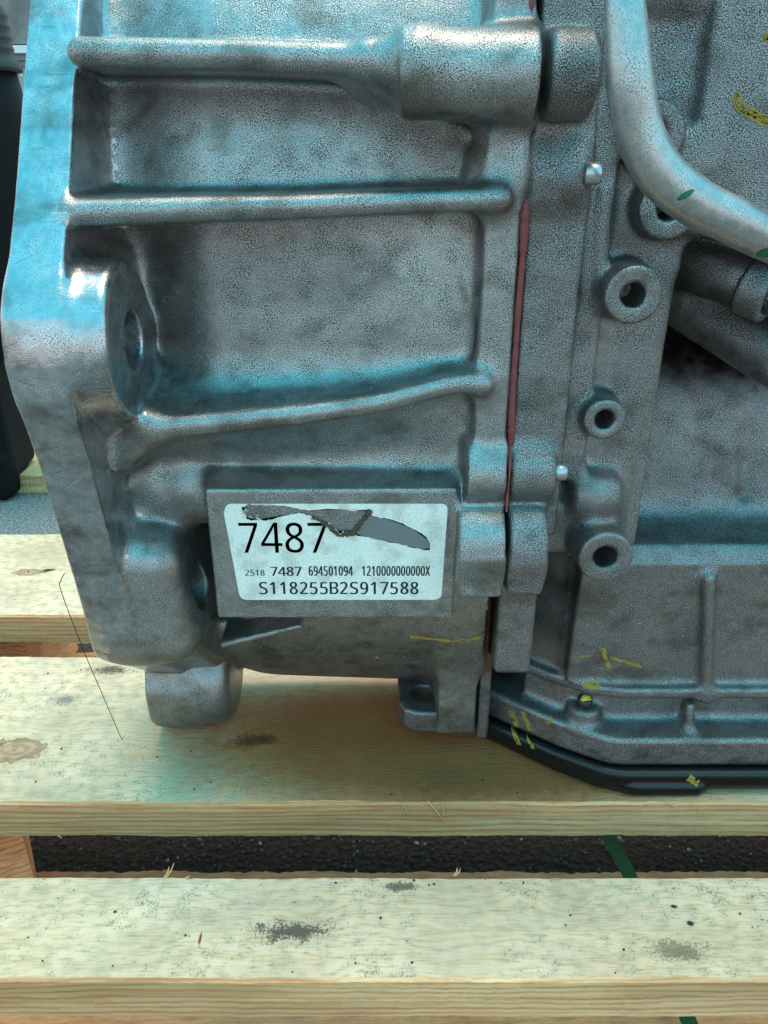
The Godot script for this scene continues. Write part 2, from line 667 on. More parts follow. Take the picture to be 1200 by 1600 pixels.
# cast metal: grey grain with dark pits and oily dirt. Returns [albedo, orm, height]
func metal_maps(sd: int, pit: float, grain: float, base: Color, dirt: Color, scratches := 0, rough := 0.34) -> Array:
	var w := 1024
	var a := nz(FastNoiseLite.TYPE_SIMPLEX, 0.30, 2, sd, w, w)
	var b := nz(FastNoiseLite.TYPE_SIMPLEX, 0.03, 4, sd + 1, w, w)
	var c := nz(FastNoiseLite.TYPE_SIMPLEX, 0.2, 3, sd + 2, w, w)
	var d := nz(FastNoiseLite.TYPE_SIMPLEX, 0.008, 4, sd + 3, w, w)
	var alb := PackedByteArray()
	alb.resize(w * w * 3)
	var orm := PackedByteArray()
	orm.resize(w * w * 3)
	var hgt := PackedByteArray()
	hgt.resize(w * w)
	var rp := ramp(0.64, 0.90)
	for i in w * w:
		var g := a[i] / 255.0
		var m := (c[i] * 0.84 + b[i] * 0.13 + d[i] * 0.25) / 255.0
		var pd := rp[clampi(int((m - 0.04) * 255.0), 0, 255)] * pit
		var big := d[i] / 255.0 * 0.5 + b[i] / 255.0 * 0.5
		var v := 1.0 + (g - 0.5) * grain + (big - 0.5) * 0.35
		var r0 := base.r * v * (1.0 - pd) + dirt.r * pd
		var g0 := base.g * v * (1.0 - pd) + dirt.g * pd
		var b0 := base.b * v * (1.0 - pd) + dirt.b * pd
		alb[i * 3] = clampi(int(r0 * 255.0), 0, 255)
		alb[i * 3 + 1] = clampi(int(g0 * 255.0), 0, 255)
		alb[i * 3 + 2] = clampi(int(b0 * 255.0), 0, 255)
		orm[i * 3] = 255
		orm[i * 3 + 1] = clampi(int((rough + 0.16 * (big - 0.5) + 0.4 * pd + 0.1 * g) * 255.0), 0, 255)
		orm[i * 3 + 2] = clampi(int((1.0 - 0.75 * pd) * 235.0), 0, 255)
		hgt[i] = clampi(int((0.62 + (g - 0.5) * 0.7 - 0.5 * pd) * 255.0), 0, 255)
	if scratches > 0:
		var rng := RandomNumberGenerator.new()
		rng.seed = sd
		for k in scratches:
			var x := rng.randf() * w
			var y := rng.randf() * w
			var dir := rng.randfn(0.0, 0.35)
			var ln := int(rng.randf_range(10, 60))
			var bright := rng.randf() < 0.4
			for q in ln:
				var i := (int(y + sin(dir) * q) & 1023) * w + (int(x + cos(dir) * q) & 1023)
				for ch in 3: alb[i * 3 + ch] = clampi(alb[i * 3 + ch] + (60 if bright else -75), 0, 255)
				hgt[i] = clampi(hgt[i] - 90, 0, 255)
	return [tex(alb, w, w, Image.FORMAT_RGB8), tex(orm, w, w, Image.FORMAT_RGB8), tex(hgt, w, w, Image.FORMAT_L8)]

func cast_material(maps: Array, tile: float, bump: float) -> ORMMaterial3D:
	var m := ORMMaterial3D.new()
	m.albedo_texture = maps[0]
	m.orm_texture = maps[1]
	m.heightmap_enabled = bump > 0.0
	if bump > 0.0:
		m.heightmap_texture = maps[2]
		m.heightmap_scale = bump
	m.vertex_color_use_as_albedo = true
	m.uv1_triplanar = true
	m.uv1_world_triplanar = true
	m.uv1_scale = Vector3.ONE / tile
	m.uv1_triplanar_sharpness = 4.0
	return m

func plain(c: Color, rough: float, metal := 0.0) -> StandardMaterial3D:
	var m := StandardMaterial3D.new()
	m.albedo_color = c
	m.roughness = rough
	m.metallic = metal
	return m

# wood: fine growth lines along u (sawn sides, blocks)
func wood_map(sd: int, light: Color, dark: Color, lines: float, specks: float, rings: float, mould: Color) -> Array:
	var w := 1024
	var h := 512
	var st := nz(FastNoiseLite.TYPE_SIMPLEX, 0.02, 3, sd, 256, 512)
	var fine := nz(FastNoiseLite.TYPE_SIMPLEX, 0.12, 3, sd + 1, 256, 512)
	var wide := nz(FastNoiseLite.TYPE_SIMPLEX, 0.006, 4, sd + 2, w, h)
	var sp := nz(FastNoiseLite.TYPE_SIMPLEX, 0.24, 3, sd + 3, w, h)
	var alb := PackedByteArray()
	alb.resize(w * h * 3)
	var hgt := PackedByteArray()
	hgt.resize(w * h)
	for y in h:
		for x in w:
			var i := y * w + x
			var big := wide[i] / 255.0
			var xs := (x >> 2)
			var ys := (y + int(big * 14.0)) % h
			var s := fine[ys * 256 + xs] / 255.0
			var l := st[ys * 256 + xs] / 255.0
			var ring := 0.5 + 0.5 * sin((ys + l * 8.0) * TAU * rings / h)
			ring = ring * ring * ring
			var t := clampf(0.45 * l * lines + 0.5 * (s - 0.3) * lines + ring * 0.5 * lines, 0.0, 1.0)
			var q := sp[i] / 255.0 + (big - 0.5) * 0.5 + (s - 0.5) * 0.25
			var f := smoothstep(0.70, 0.95, q) * specks
			var v := 0.93 + 0.2 * (big - 0.3)
			alb[i * 3] = clampi(int(lerpf(lerpf(light.r, dark.r, t) * v, mould.r, f) * 255.0), 0, 255)
			alb[i * 3 + 1] = clampi(int(lerpf(lerpf(light.g, dark.g, t) * v, mould.g, f) * 255.0), 0, 255)
			alb[i * 3 + 2] = clampi(int(lerpf(lerpf(light.b, dark.b, t) * v, mould.b, f) * 255.0), 0, 255)
			hgt[i] = clampi(int((0.8 - t * 0.4 - f * 0.3) * 255.0), 0, 255)
	return [tex(alb, w, h, Image.FORMAT_RGB8), tex(hgt, w, h, Image.FORMAT_L8)]

# the weathered top of one deck board: growth lines that bend round its knots, mould, dark marks and painted shade. 0.64 m by its depth
func board_map(sd: int, depth: float, light: Color, dark: Color, knots: Array, smudges_and_shade: Array, grey: float) -> Array:
	var w := 1600
	var h := int(depth * 2500.0)
	var wide := nz(FastNoiseLite.TYPE_SIMPLEX, 0.005, 4, sd, w, h)
	var mid := nz(FastNoiseLite.TYPE_SIMPLEX, 0.035, 4, sd + 1, w, h)
	var sp := nz(FastNoiseLite.TYPE_SIMPLEX, 0.22, 3, sd + 2, w, h)
	var hair := nz(FastNoiseLite.TYPE_SIMPLEX, 0.25, 3, sd + 3, 200, h)
	var alb := PackedByteArray()
	alb.resize(w * h * 3)
	var hgt := PackedByteArray()
	hgt.resize(w * h)
	for y in h:
		var z := float(y) / h * depth
		for x in w:
			var i := y * w + x
			var px := float(x) / w * 0.64 - 0.32
			var big := wide[i] / 255.0
			var m := mid[i] / 255.0
			var l := z * 1000.0 + big * 14.0 + px * 6.0
			var kr := 0.0
			var kd := 0.0
			for k: Vector4 in knots:
				var dx := px - k.x
				var dz := z - k.y
				if absf(dx) > k.z * 6.0: continue
				var q := sqrt((dx / k.z) * (dx / k.z) + (dz / k.w) * (dz / k.w))
				l += (1.0 if dz > 0.0 else -1.0) * 9.0 * k.w / 0.008 * exp(-q * 0.7) * (1.0 - exp(-absf(dz) * 400.0))
				if q + (m - 0.5) * 0.6 < 1.0:
					kr = maxf(kr, 0.6 + 0.16 * sin(q * 15.0 + m * 4.0))
				kd = maxf(kd, 1.0 - absf(q + (m - 0.5) * 0.6 - 1.0) * 9.0)
			var ring := 0.5 + 0.5 * sin(l * 1.15 + sin(l * 0.31) * 2.0)
			ring = ring * ring
			var xh := (x >> 3)
			var fr := (x & 7) / 8.0
			var hr := lerpf(hair[y * 200 + xh], hair[y * 200 + (xh + 1) % 200], fr) / 255.0
			var t := clampf(ring * 0.32 + (hr - 0.42) * 0.85 + (m - 0.5) * 0.5, 0.0, 1.0)
			var sq := sp[i] / 255.0 + (big - 0.5) * 0.35 + (m - 0.5) * 0.45
			var f := smoothstep(0.80, 1.02, sq) * 0.45 + smoothstep(0.74, 0.95, hr) * 0.22
			var c := light.lerp(dark, t)
			var wg := clampf((m - 0.35) * 1.4 * grey, 0.0, 0.6)
			c = c.lerp(Color(0.78, 0.73, 0.66), wg * 0.7)
			if kr > 0.0: c = c.lerp(Color(0.50, 0.32, 0.19), kr * 0.65)
			if kd > 0.0: c = c.lerp(Color(0.16, 0.10, 0.07), clampf(kd, 0.0, 1.0) * 0.35)
			for k: Array in smudges_and_shade:
				var g: float = Vector2((px - k[0]) / k[2], (z - k[1]) / k[3]).length() + (m - 0.5) * (0.4 + k[6] * 0.5 if k[2] < 0.1 else 0.16) + (sp[i] / 255.0 - 0.5) * k[6]
				if g < 1.0: c = c.lerp(k[5], smoothstep(1.0, 0.45, g) * k[4])
			c = c.lerp(Color(0.30, 0.24, 0.18), clampf(f, 0.0, 0.85))
			var v := 0.94 + 0.14 * (big - 0.4)
			alb[i * 3] = clampi(int(c.r * v * 255.0), 0, 255)
			alb[i * 3 + 1] = clampi(int(c.g * v * 255.0), 0, 255)
			alb[i * 3 + 2] = clampi(int(c.b * v * 255.0), 0, 255)
			hgt[i] = clampi(int((0.85 - t * 0.45 - f * 0.3) * 255.0), 0, 255)
	return [tex(alb, w, h, Image.FORMAT_RGB8), tex(hgt, w, h, Image.FORMAT_L8)]

func wood_material(maps: Array, scale: Vector3, bump: float) -> StandardMaterial3D:
	var m := StandardMaterial3D.new()
	m.albedo_texture = maps[0]
	m.heightmap_enabled = true
	m.heightmap_texture = maps[1]
	m.heightmap_scale = bump
	m.roughness = 0.82
	m.metallic_specular = 0.3
	m.uv1_scale = scale
	m.vertex_color_use_as_albedo = true
	return m

# a sawn plank along x: worn arrises, uneven edges; surface 0 is the weathered top, surface 1 the sawn sides
func plank(x0: float, x1: float, y0: float, y1: float, zf: float, zb: float, sd: int, wear: float, wane := 0.0) -> ArrayMesh:
	var n := FastNoiseLite.new()
	n.seed = sd
	n.frequency = 0.03
	n.fractal_octaves = 4
	var steps := int((x1 - x0) / 0.003)
	var tops := SurfaceTool.new()
	var sides := SurfaceTool.new()
	var am := ArrayMesh.new()
	for pass_ in 2:
		var st := tops if pass_ == 0 else sides
		st.begin(Mesh.PRIMITIVE_TRIANGLES)
		st.set_smooth_group(-1)
		for i in steps:
			var sec: Array = []
			for e in 2:
				var x := lerpf(x0, x1, float(i + e) / steps)
				var f := zf + (n.get_noise_2d(x * 500.0, 0.0) + 0.5 * n.get_noise_2d(x * 6000.0, 9.0)) * wear
				var b := zb + (n.get_noise_2d(x * 500.0, 70.0) + 0.5 * n.get_noise_2d(x * 6000.0, 99.0)) * wear
				var t := y1 + n.get_noise_2d(x * 200.0, 140.0) * wear * 0.6
				var lw := y0 + (n.get_noise_2d(x * 300.0, 210.0) + 0.5 * n.get_noise_2d(x * 5000.0, 9.0)) * wear * 0.8
				if wane > 0.0: lw += wane * smoothstep(0.19, 0.235, x) * (1.0 - 0.6 * smoothstep(0.25, 0.30, x))
				var ch := 0.0012 + absf(n.get_noise_2d(x * 2500.0, 33.0)) * wear * 1.2
				sec.append([Vector3(x, lw, f), Vector3(x, t - ch, f), Vector3(x, t, f - ch), Vector3(x, t, b + ch), Vector3(x, t - ch, b), Vector3(x, lw, b)])
			var pairs := [[2, 3]] if pass_ == 0 else [[0, 1], [1, 2], [3, 4], [4, 5], [5, 0]]
			for pr in pairs:
				var q := [sec[0][pr[0]], sec[0][pr[1]], sec[1][pr[1]], sec[1][pr[0]]]
				for v in [0, 1, 2, 0, 2, 3]:
					var p: Vector3 = q[v]
					if pass_ == 0: st.set_uv(Vector2((p.x + 0.32) / 0.64, (p.z - zb) / (zf - zb)))
					else: st.set_uv(Vector2(p.x + sd * 0.05, p.y - p.z * 0.5 + sd * 0.021))
					var br := board_tint(p, sd)
					st.set_color(br)
					st.add_vertex(p)
		if pass_ == 1:
			for e in 2:
				var x := x0 if e == 0 else x1
				var q := [Vector3(x, y0, zf), Vector3(x, y1, zf), Vector3(x, y1, zb), Vector3(x, y0, zb)]
				for v in ([0, 2, 1, 0, 3, 2] if e == 0 else [0, 1, 2, 0, 2, 3]):
					st.set_uv(Vector2(q[v].z, q[v].y))
					st.set_color(Color(1, 1, 1))
					st.add_vertex(q[v])
		st.generate_normals()
		st.commit(am)
	return am

var blot: FastNoiseLite
func board_tint(p: Vector3, sd: int) -> Color:
	var n := blot.get_noise_3d(p.x * 350.0, p.y * 1500.0, p.z * 1600.0 + sd * 50.0)
	var v := 1.0 + n * 0.25
	var c := Color(v, v * (0.985 + n * 0.03), v * (0.95 + n * 0.08))
	return c

# ---------------------------------------------------------------- the scene
func _ready() -> void:
	var t0 := Time.get_ticks_msec()
	# camera
	var cam := Camera3D.new()
	cam.name = "camera"
	cam.position = Vector3(0, 0.33, 0)
	cam.rotation_degrees = Vector3(-25, 0, 0)
	cam.fov = 65.238
	cam.near = 0.01
	cam.far = 200.0
	add_child(cam)
	cam.current = true
	# sky and exposure
	var we := WorldEnvironment.new()
	we.name = "world_environment"
	var env := Environment.new()
	env.background_mode = Environment.BG_SKY
	var sky := Sky.new()
	var sm := ProceduralSkyMaterial.new()
	sm.sky_top_color = Color(0.26, 0.845, 0.965)
	sm.sky_horizon_color = Color(0.92, 0.86, 0.83)
	sm.sky_curve = 0.28
	sm.ground_bottom_color = Color(0.30, 0.29, 0.28)
	sm.ground_horizon_color = Color(0.62, 0.6, 0.58)
	sm.sky_energy_multiplier = 1.0
	sm.sun_angle_max = 1.0
	sky.sky_material = sm
	env.sky = sky
	env.background_energy_multiplier = 1.8
	env.tonemap_mode = Environment.TONE_MAPPER_LINEAR
	env.tonemap_exposure = 1.24
	env.sdfgi_enabled = true
	env.ssao_enabled = true
	env.ssil_enabled = true
	we.environment = env
	add_child(we)
	var sun := DirectionalLight3D.new()
	sun.name = "sun"
	sun.light_color = Color(1.0, 0.86, 0.72)
	sun.light_energy = 0.78
	sun.light_angular_distance = 40.0
	sun.shadow_enabled = true
	sun.sky_mode = DirectionalLight3D.SKY_MODE_LIGHT_ONLY
	sun.rotation_degrees = Vector3(-81, 140, 0)
	add_child(sun)

	blot = FastNoiseLite.new()
	blot.seed = 41
	blot.frequency = 0.02
	blot.fractal_octaves = 4

	# materials
	var fine := metal_maps(11, 0.9, 0.85, Color(0.655, 0.645, 0.64), Color(0.15, 0.13, 0.115))
	var coarse := metal_maps(51, 0.9, 1.45, Color(0.565, 0.55, 0.55), Color(0.13, 0.115, 0.11))
	var bell_mat := cast_material(fine, 0.16, 0.020)
	var case_mat := cast_material(coarse, 0.17, 0.042)
	var flange_mat := cast_material(metal_maps(31, 0.5, 0.14, Color(0.72, 0.715, 0.725), Color(0.2, 0.18, 0.17), 160, 0.20), 0.19, 0.008)
	var pipe_mat := cast_material(metal_maps(81, 0.5, 0.14, Color(0.69, 0.675, 0.67), Color(0.2, 0.18, 0.17)), 0.16, 0.004)
	var black_paint := plain(Color(0.055, 0.065, 0.07), 0.38)
	var ink := plain(Color(0.07, 0.07, 0.075), 0.6)
	var yellow := plain(Color(0.62, 0.51, 0.20), 0.9)
	var sealant := plain(Color(0.50, 0.22, 0.22), 0.5)

	# ---------- ground
	var soil := nz(FastNoiseLite.TYPE_SIMPLEX, 0.05, 5, 301, 1024, 1024)
	var grit := nz(FastNoiseLite.TYPE_CELLULAR, 0.06, 1, 302, 1024, 1024)
	var sa := PackedByteArray()
	sa.resize(1024 * 1024 * 3)
	var sh := PackedByteArray()
	sh.resize(1024 * 1024)
	for i in 1024 * 1024:
		var v := 0.36 + soil[i] / 255.0 * 0.26 + (0.22 if grit[i] < 28 and soil[i] > 130 else 0.0)
		sa[i * 3] = int(minf(v, 1.0) * 255.0)
		sa[i * 3 + 1] = int(minf(v * 0.965, 1.0) * 255.0)
		sa[i * 3 + 2] = int(minf(v * 0.935, 1.0) * 255.0)
		sh[i] = clampi(soil[i] / 2 + (255 - grit[i]) / 2, 0, 255)
	var gm := StandardMaterial3D.new()
	gm.albedo_texture = tex(sa, 1024, 1024, Image.FORMAT_RGB8)
	gm.heightmap_enabled = true
	gm.heightmap_texture = tex(sh, 1024, 1024, Image.FORMAT_L8)
	gm.heightmap_scale = 0.35
	gm.roughness = 0.9
	gm.uv1_triplanar = true
	gm.uv1_world_triplanar = true
	gm.uv1_scale = Vector3.ONE / 0.33
	var pm := PlaneMesh.new()
	pm.size = Vector2(160, 160)
	var gnd := put("ground", pm, gm)
	gnd.position.y = -0.145
	gnd.set_meta("kind", "structure")

	var dirt_m := gm.duplicate()
	dirt_m.albedo_color = Color(0.52, 0.40, 0.32)
	dirt_m.heightmap_scale = 0.6
	var dm := PlaneMesh.new()
	dm.size = Vector2(1.5, 0.62)
	var dirt := put("dirt", dm, dirt_m)
	dirt.position = Vector3(0.05, -0.141, -0.38)
	dirt.set_meta("kind", "structure")
	build_pallet()
	build_gearbox(bell_mat, case_mat, flange_mat, pipe_mat, black_paint, ink, yellow, sealant)
	build_around(black_paint)
	build_grit()

func build_pallet() -> void:
	var t := thing("wooden_pallet", "wooden pallet of pale weathered boards carrying the gearbox", "pallet")
	var sawmap := wood_map(431, Color(0.99, 0.775, 0.59), Color(0.78, 0.47, 0.29), 0.8, 0.15, 60.0, Color(0.3, 0.22, 0.16))  # sawn wood, its colour warmed and brightened partly to carry front light
	var saw := wood_material(sawmap, Vector3(0.5, 5.0, 1), 0.05)
	var pale := Color(0.95, 0.785, 0.665)
	var tan := Color(0.80, 0.63, 0.45)
	var black := Color(0.13, 0.12, 0.11)
	var brown := Color(0.50, 0.31, 0.17)
	# far edge is v = 0: distances across are from the board's back edge
	var tops := [
		board_map(501, 0.054, pale, tan, [], [[-0.0423, 0.030, 0.020, 0.006, 0.6, black, 1.2], [0.1327, 0.040, 0.014, 0.006, 0.45, Color(0.22, 0.2, 0.15), 1.2], [0.0076, 0.006, 0.009, 0.003, 0.5, black, 1.0], [0.1371, 0.017, 0.002, 0.0012, 0.9, black, 0.3], [0.1420, 0.026, 0.0022, 0.0018, 0.9, black, 0.3], [-0.0839, 0.034, 0.0007, 0.004, 0.9, Color(0.45, 0.22, 0.1), 0.2]], 0.7),
		board_map(521, 0.1375, pale, tan, [Vector4(-0.2207, 0.3300 - 0.33 + 0.095, 0.017, 0.010), Vector4(-0.0789, 0.080, 0.006, 0.004), Vector4(-0.0840, 0.09, 0.012, 0.005)], [[0.05, 0.085, 0.23, 0.085, 0.9, Color(0.66, 0.37, 0.20), 0.0], [-0.0801, 0.086, 0.016, 0.006, 0.6, Color(0.25, 0.15, 0.09), 0.9], [-0.2079, 0.048, 0.010, 0.005, 0.5, Color(0.3, 0.32, 0.36), 1.2], [-0.1893, 0.016, 0.016, 0.005, 0.6, black, 1.2], [0.07, 0.118, 0.09, 0.016, 0.35, Color(0.50, 0.33, 0.19), 0.6]], 1.0),  # broad brown smudge is damp stain plus gearbox shade painted in
		board_map(541, 0.14, pale, tan, [Vector4(-0.2985, 0.072, 0.012, 0.0055)], [[-0.2833, 0.068, 0.006, 0.003, 0.95, Color(0.1, 0.07, 0.05), 0.6]], 0.9)]
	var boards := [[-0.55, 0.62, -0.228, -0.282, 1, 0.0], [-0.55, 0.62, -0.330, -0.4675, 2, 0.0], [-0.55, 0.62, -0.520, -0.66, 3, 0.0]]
	var made: Array = []
	for b in boards:
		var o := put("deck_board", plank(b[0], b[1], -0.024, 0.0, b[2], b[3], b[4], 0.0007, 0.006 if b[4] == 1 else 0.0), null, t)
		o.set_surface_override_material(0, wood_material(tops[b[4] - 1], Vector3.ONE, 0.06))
		o.set_surface_override_material(1, saw)
		made.append(o)
	# splinters standing off the sawn edges: board, from, to, half width
	var chips := [[0, Vector3(-0.1082, -0.0000, -0.2810), Vector3(-0.1056, 0.0061, -0.2825), 0.0005], [0, Vector3(-0.1076, -0.0005, -0.2810), Vector3(-0.1030, 0.0082, -0.2830), 0.0004], [0, Vector3(-0.0984, -0.0005, -0.2810), Vector3(-0.0960, 0.0006, -0.2820), 0.0005], [0, Vector3(0.0344, 0.0011, -0.2815), Vector3(0.0359, 0.0053, -0.2825), 0.0005], [0, Vector3(0.0353, 0.0011, -0.2815), Vector3(0.0374, 0.0054, -0.2820), 0.0004],
		[1, Vector3(0.0098, 0.0003, -0.3292), Vector3(0.0134, -0.0077, -0.3288), 0.0004], [1, Vector3(0.0238, 0.0022, -0.3292), Vector3(0.0333, -0.0133, -0.3287), 0.0005], [1, Vector3(0.0319, 0.0003, -0.3292), Vector3(0.0327, -0.0153, -0.3288), 0.0004], [1, Vector3(0.0720, 0.0021, -0.3293), Vector3(0.0802, -0.0058, -0.3288), 0.0004], [1, Vector3(0.1540, 0.0011, -0.3293), Vector3(0.1634, -0.0041, -0.3289), 0.0004], [1, Vector3(0.1673, 0.0011, -0.3293), Vector3(0.1804, -0.0110, -0.3288), 0.0003], [1, Vector3(-0.1825, -0.0228, -0.3290), Vector3(-0.1800, -0.0241, -0.3275), 0.0004], [1, Vector3(-0.1000, -0.0204, -0.3290), Vector3(-0.0990, -0.0232, -0.3280), 0.0004]]
	var chip_mat := plain(Color(0.84, 0.66, 0.44), 0.8)
	for k in chips:
		var mid: Vector3 = (k[1] + k[2]) * 0.5 + Vector3(0.0006, 0.0002, 0.0001)
		put("splinter", tube([k[1], mid, k[2]], [k[3], k[3] * 0.8, 0.0001], 5, 4, 0.2, 3), chip_mat, made[k[0]])
	var block_mat := wood_material(sawmap, Vector3(3.0, 4.0, 1), 0.05)
	for z in [[-0.232, -0.282, -0.26], [-0.355, -0.43, -0.218], [-0.56, -0.655, -0.30]]:
		for x in [[-0.40, z[2]], [0.40, 0.50]]:
			var o := put("block", plank(x[0], x[1], -0.1235, -0.0245, z[0], z[1], int(absf(x[0] * 100.0)), 0.001), null, t)
			o.set_surface_override_material(0, block_mat)
			o.set_surface_override_material(1, block_mat)
			if z[0] == -0.355 and x[1] < 0.0:
				# this one was nailed on crooked
				var turn := Basis(Vector3.UP, 0.5)
				var pivot := Vector3(-0.218, 0, -0.355)
				o.transform = Transform3D(turn, pivot - turn * pivot)
	for z in [[-0.285, -0.393], [-0.53, -0.65]]:
		var o := put("bottom_board", plank(-0.55, 0.62, -0.143, -0.124, z[0], z[1], 9, 0.002), null, t)
		o.set_surface_override_material(0, block_mat)
		o.set_surface_override_material(1, block_mat)

func build_gearbox(bell_mat: Material, case_mat: Material, flange_mat: Material, pipe_mat: Material, black_paint: Material, ink: Material, yellow: Material, sealant: Material) -> void:
	var box := thing("gearbox", "grey cast aluminium gearbox with a white serial number label, standing on the pallet", "gearbox")
	var mats := [bell_mat, case_mat, flange_mat]
	# ================= bell housing, left of the seam
	var s := solid(3)
	var body := s.group("bell_housing", 0)
	var flange := s.group("mounting_flange", 2, body)
	var ear1 := s.group("bolt_boss", 2, body)
	var ear2 := s.group("bolt_boss", 0, body)
	var ear3 := s.group("bolt_boss", 0, body)
	var rib1 := s.group("rib", 0, body)
	var rib2 := s.group("rib", 0, body)
	var rib3 := s.group("rib", 0, body)
	var seam := s.group("joint_flange", 0, body)
	var b1 := s.group("bolt_boss", 0, body)
	var b3 := s.group("bolt_boss", 0, body)
	var b4 := s.group("bolt_boss", 0, body)
	var pad := s.group("label_pad", 0, body)
	var web := s.group("rib", 0, body)
	s.wall(body, [Vector2(0.008, -0.44), Vector2(0.012, -0.437), Vector2(0.026, -0.405), Vector2(0.05, -0.378), Vector2(0.085, -0.355), Vector2(0.13, -0.343), Vector2(0.18, -0.337), Vector2(0.25, -0.334), Vector2(0.30, -0.338), Vector2(0.34, -0.347), Vector2(0.375, -0.360), Vector2(0.405, -0.381), Vector2(0.44, -0.415)], -0.13, 0.0525, -0.44, 0.05)
	var outline := [Vector2(0.435, -0.405), Vector2(0.4, -0.378), Vector2(0.3786, -0.3631), Vector2(0.3447, -0.3401), Vector2(0.3122, -0.3186), Vector2(0.285, -0.2985), Vector2(0.2715, -0.2895), Vector2(0.255, -0.2865), Vector2(0.241, -0.2865), Vector2(0.2327, -0.289), Vector2(0.2121, -0.2949), Vector2(0.1704, -0.3035), Vector2(0.1337, -0.3105), Vector2(0.112, -0.3145), Vector2(0.106, -0.318), Vector2(0.0537, -0.3791), Vector2(0.04, -0.3745), Vector2(0.02, -0.376), Vector2(0.003, -0.39), Vector2(0.003, -0.44), Vector2(0.435, -0.44)]
	s.box(body, -0.1165, -0.0800, 0.095, 0.185, -0.376, -0.20, 0.004, 0.010, 1)
	s.prism(flange, 0, outline, -0.137, -0.1165, 0.0010, 0.020)
	s.cyl(ear1, Vector3(-0.1368, 0.2566, -0.3192), Vector3(-0.1005, 0.2566, -0.3192), 0.0325, 0.0318, 0.003, 0.007)
	s.box(ear2, -0.1366, -0.0915, 0.098, 0.168, -0.42, -0.3125, 0.015, 0.010)
	s.prism(ear2, 0, [Vector2(0.13, -0.330), Vector2(0.108, -0.3235), Vector2(0.103, -0.3255), Vector2(0.057, -0.376), Vector2(0.057, -0.42), Vector2(0.13, -0.42)], -0.1366, -0.0915, 0.006, 0.010)
	s.caps(body, Vector3(-0.126, 0.236, -0.354), Vector3(-0.126, 0.276, -0.354), 0.018, 0.018, 0.010)
	s.cyl(ear3, Vector3(-0.137, 0.033, -0.405), Vector3(-0.108, 0.033, -0.405), 0.0322, 0.0322, 0.0008, 0.004)
	s.cyl(ear3, Vector3(-0.130, 0.033, -0.405), Vector3(-0.0905, 0.033, -0.405), 0.0320, 0.0310, 0.010, 0.004)
	s.caps(body, Vector3(-0.1141, 0.1890, -0.3430), Vector3(-0.1056, 0.1815, -0.3470), 0.010, 0.010, 0.010)
	s.caps(body, Vector3(-0.1136, 0.1720, -0.3520), Vector3(-0.0840, 0.1753, -0.3490), 0.012, 0.012, 0.010)
	# ribs
	s.web(rib1, [Vector3(-0.1104, 0.3586, -0.3360), Vector3(-0.0460, 0.3569, -0.3300), Vector3(0.0090, 0.3543, -0.3220)], [0.0052, 0.0054, 0.0058], 0.05, 0.005)
	s.web(rib2, [Vector3(-0.1172, 0.3047, -0.3180), Vector3(-0.0718, 0.3062, -0.3190), Vector3(-0.0359, 0.3070, -0.3195), Vector3(0.0048, 0.3086, -0.3200), Vector3(0.0431, 0.3099, -0.3205)], [0.0052, 0.0049, 0.0046, 0.0044, 0.0042], 0.05, 0.0045)
	s.web(rib3, [Vector3(-0.0960, 0.2210, -0.3170), Vector3(-0.0720, 0.2229, -0.3180), Vector3(-0.0452, 0.2257, -0.3180), Vector3(-0.0213, 0.2282, -0.3190), Vector3(0.0000, 0.2316, -0.3195), Vector3(0.0132, 0.2349, -0.3202), Vector3(0.0237, 0.2377, -0.3208), Vector3(0.0322, 0.2389, -0.3215), Vector3(0.0402, 0.2382, -0.3220)], [0.0052, 0.005, 0.0047, 0.0045, 0.0043, 0.0042, 0.0042, 0.0041, 0.0038], 0.05, 0.008)
	s.web(rib3, [Vector3(-0.0972, 0.2158, -0.3530), Vector3(-0.0585, 0.2201, -0.3520), Vector3(-0.0232, 0.2234, -0.3510), Vector3(0.0115, 0.2291, -0.3500)], [0.021, 0.019, 0.017, 0.013], 0.02, 0.014)
	s.caps(flange, Vector3(-0.1159, 0.2272, -0.3220), Vector3(-0.1161, 0.2086, -0.3340), 0.010, 0.010, 0.010)
	s.fin(rib3, Vector3(-0.0976, 0.2212, -0.3190), Vector3(-0.1112, 0.2066, -0.3220), 0.0075, 0.0062, 0.04, 0.006)
	# joint flange and its bosses
	s.box(seam, 0.0385, 0.0528, 0.142, 0.43, -0.44, -0.3245, 0.002, 0.009)
	s.box(body, 0.030, 0.0520, 0.02, 0.15, -0.44, -0.362, 0.002, 0.012)
	s.caps(b1, Vector3(-0.0034, 0.3544, -0.3225), Vector3(0.0108, 0.3520, -0.3200), 0.0070, 0.0140, 0.006)
	s.cyl(b1, Vector3(0.006, 0.3505, -0.3195), Vector3(0.0528, 0.3505, -0.3195), 0.0140, 0.0147, 0.001, 0.005)
	s.caps(b1, Vector3(-0.004, 0.351, -0.337), Vector3(0.048, 0.350, -0.335), 0.010, 0.017, 0.010)
	s.caps(b1, Vector3(0.0436, 0.3185, -0.3380), Vector3(0.0532, 0.3186, -0.3360), 0.012, 0.012, 0.006)
	s.cyl(b3, Vector3(0.036, 0.196, -0.3305), Vector3(0.0528, 0.196, -0.3305), 0.0145, 0.0138, 0.001, 0.006)
	s.cyl(b4, Vector3(0.0325, 0.164, -0.3265), Vector3(0.0528, 0.164, -0.3265), 0.0203, 0.0203, 0.001, 0.004)
	s.box(b4, 0.034, 0.0526, 0.144, 0.164, -0.40, -0.3075, 0.001, 0.004)
	# label pad
	s.box(pad, -0.0785, 0.0325, 0.1252, 0.1918, -0.365, -0.3200, 0.0012, 0.0035)
	s.web(body, [Vector3(-0.0904, 0.1828, -0.3470), Vector3(-0.0240, 0.1837, -0.3450), Vector3(0.0297, 0.1846, -0.3420)], [0.009, 0.009, 0.009], 0.02, 0.014)
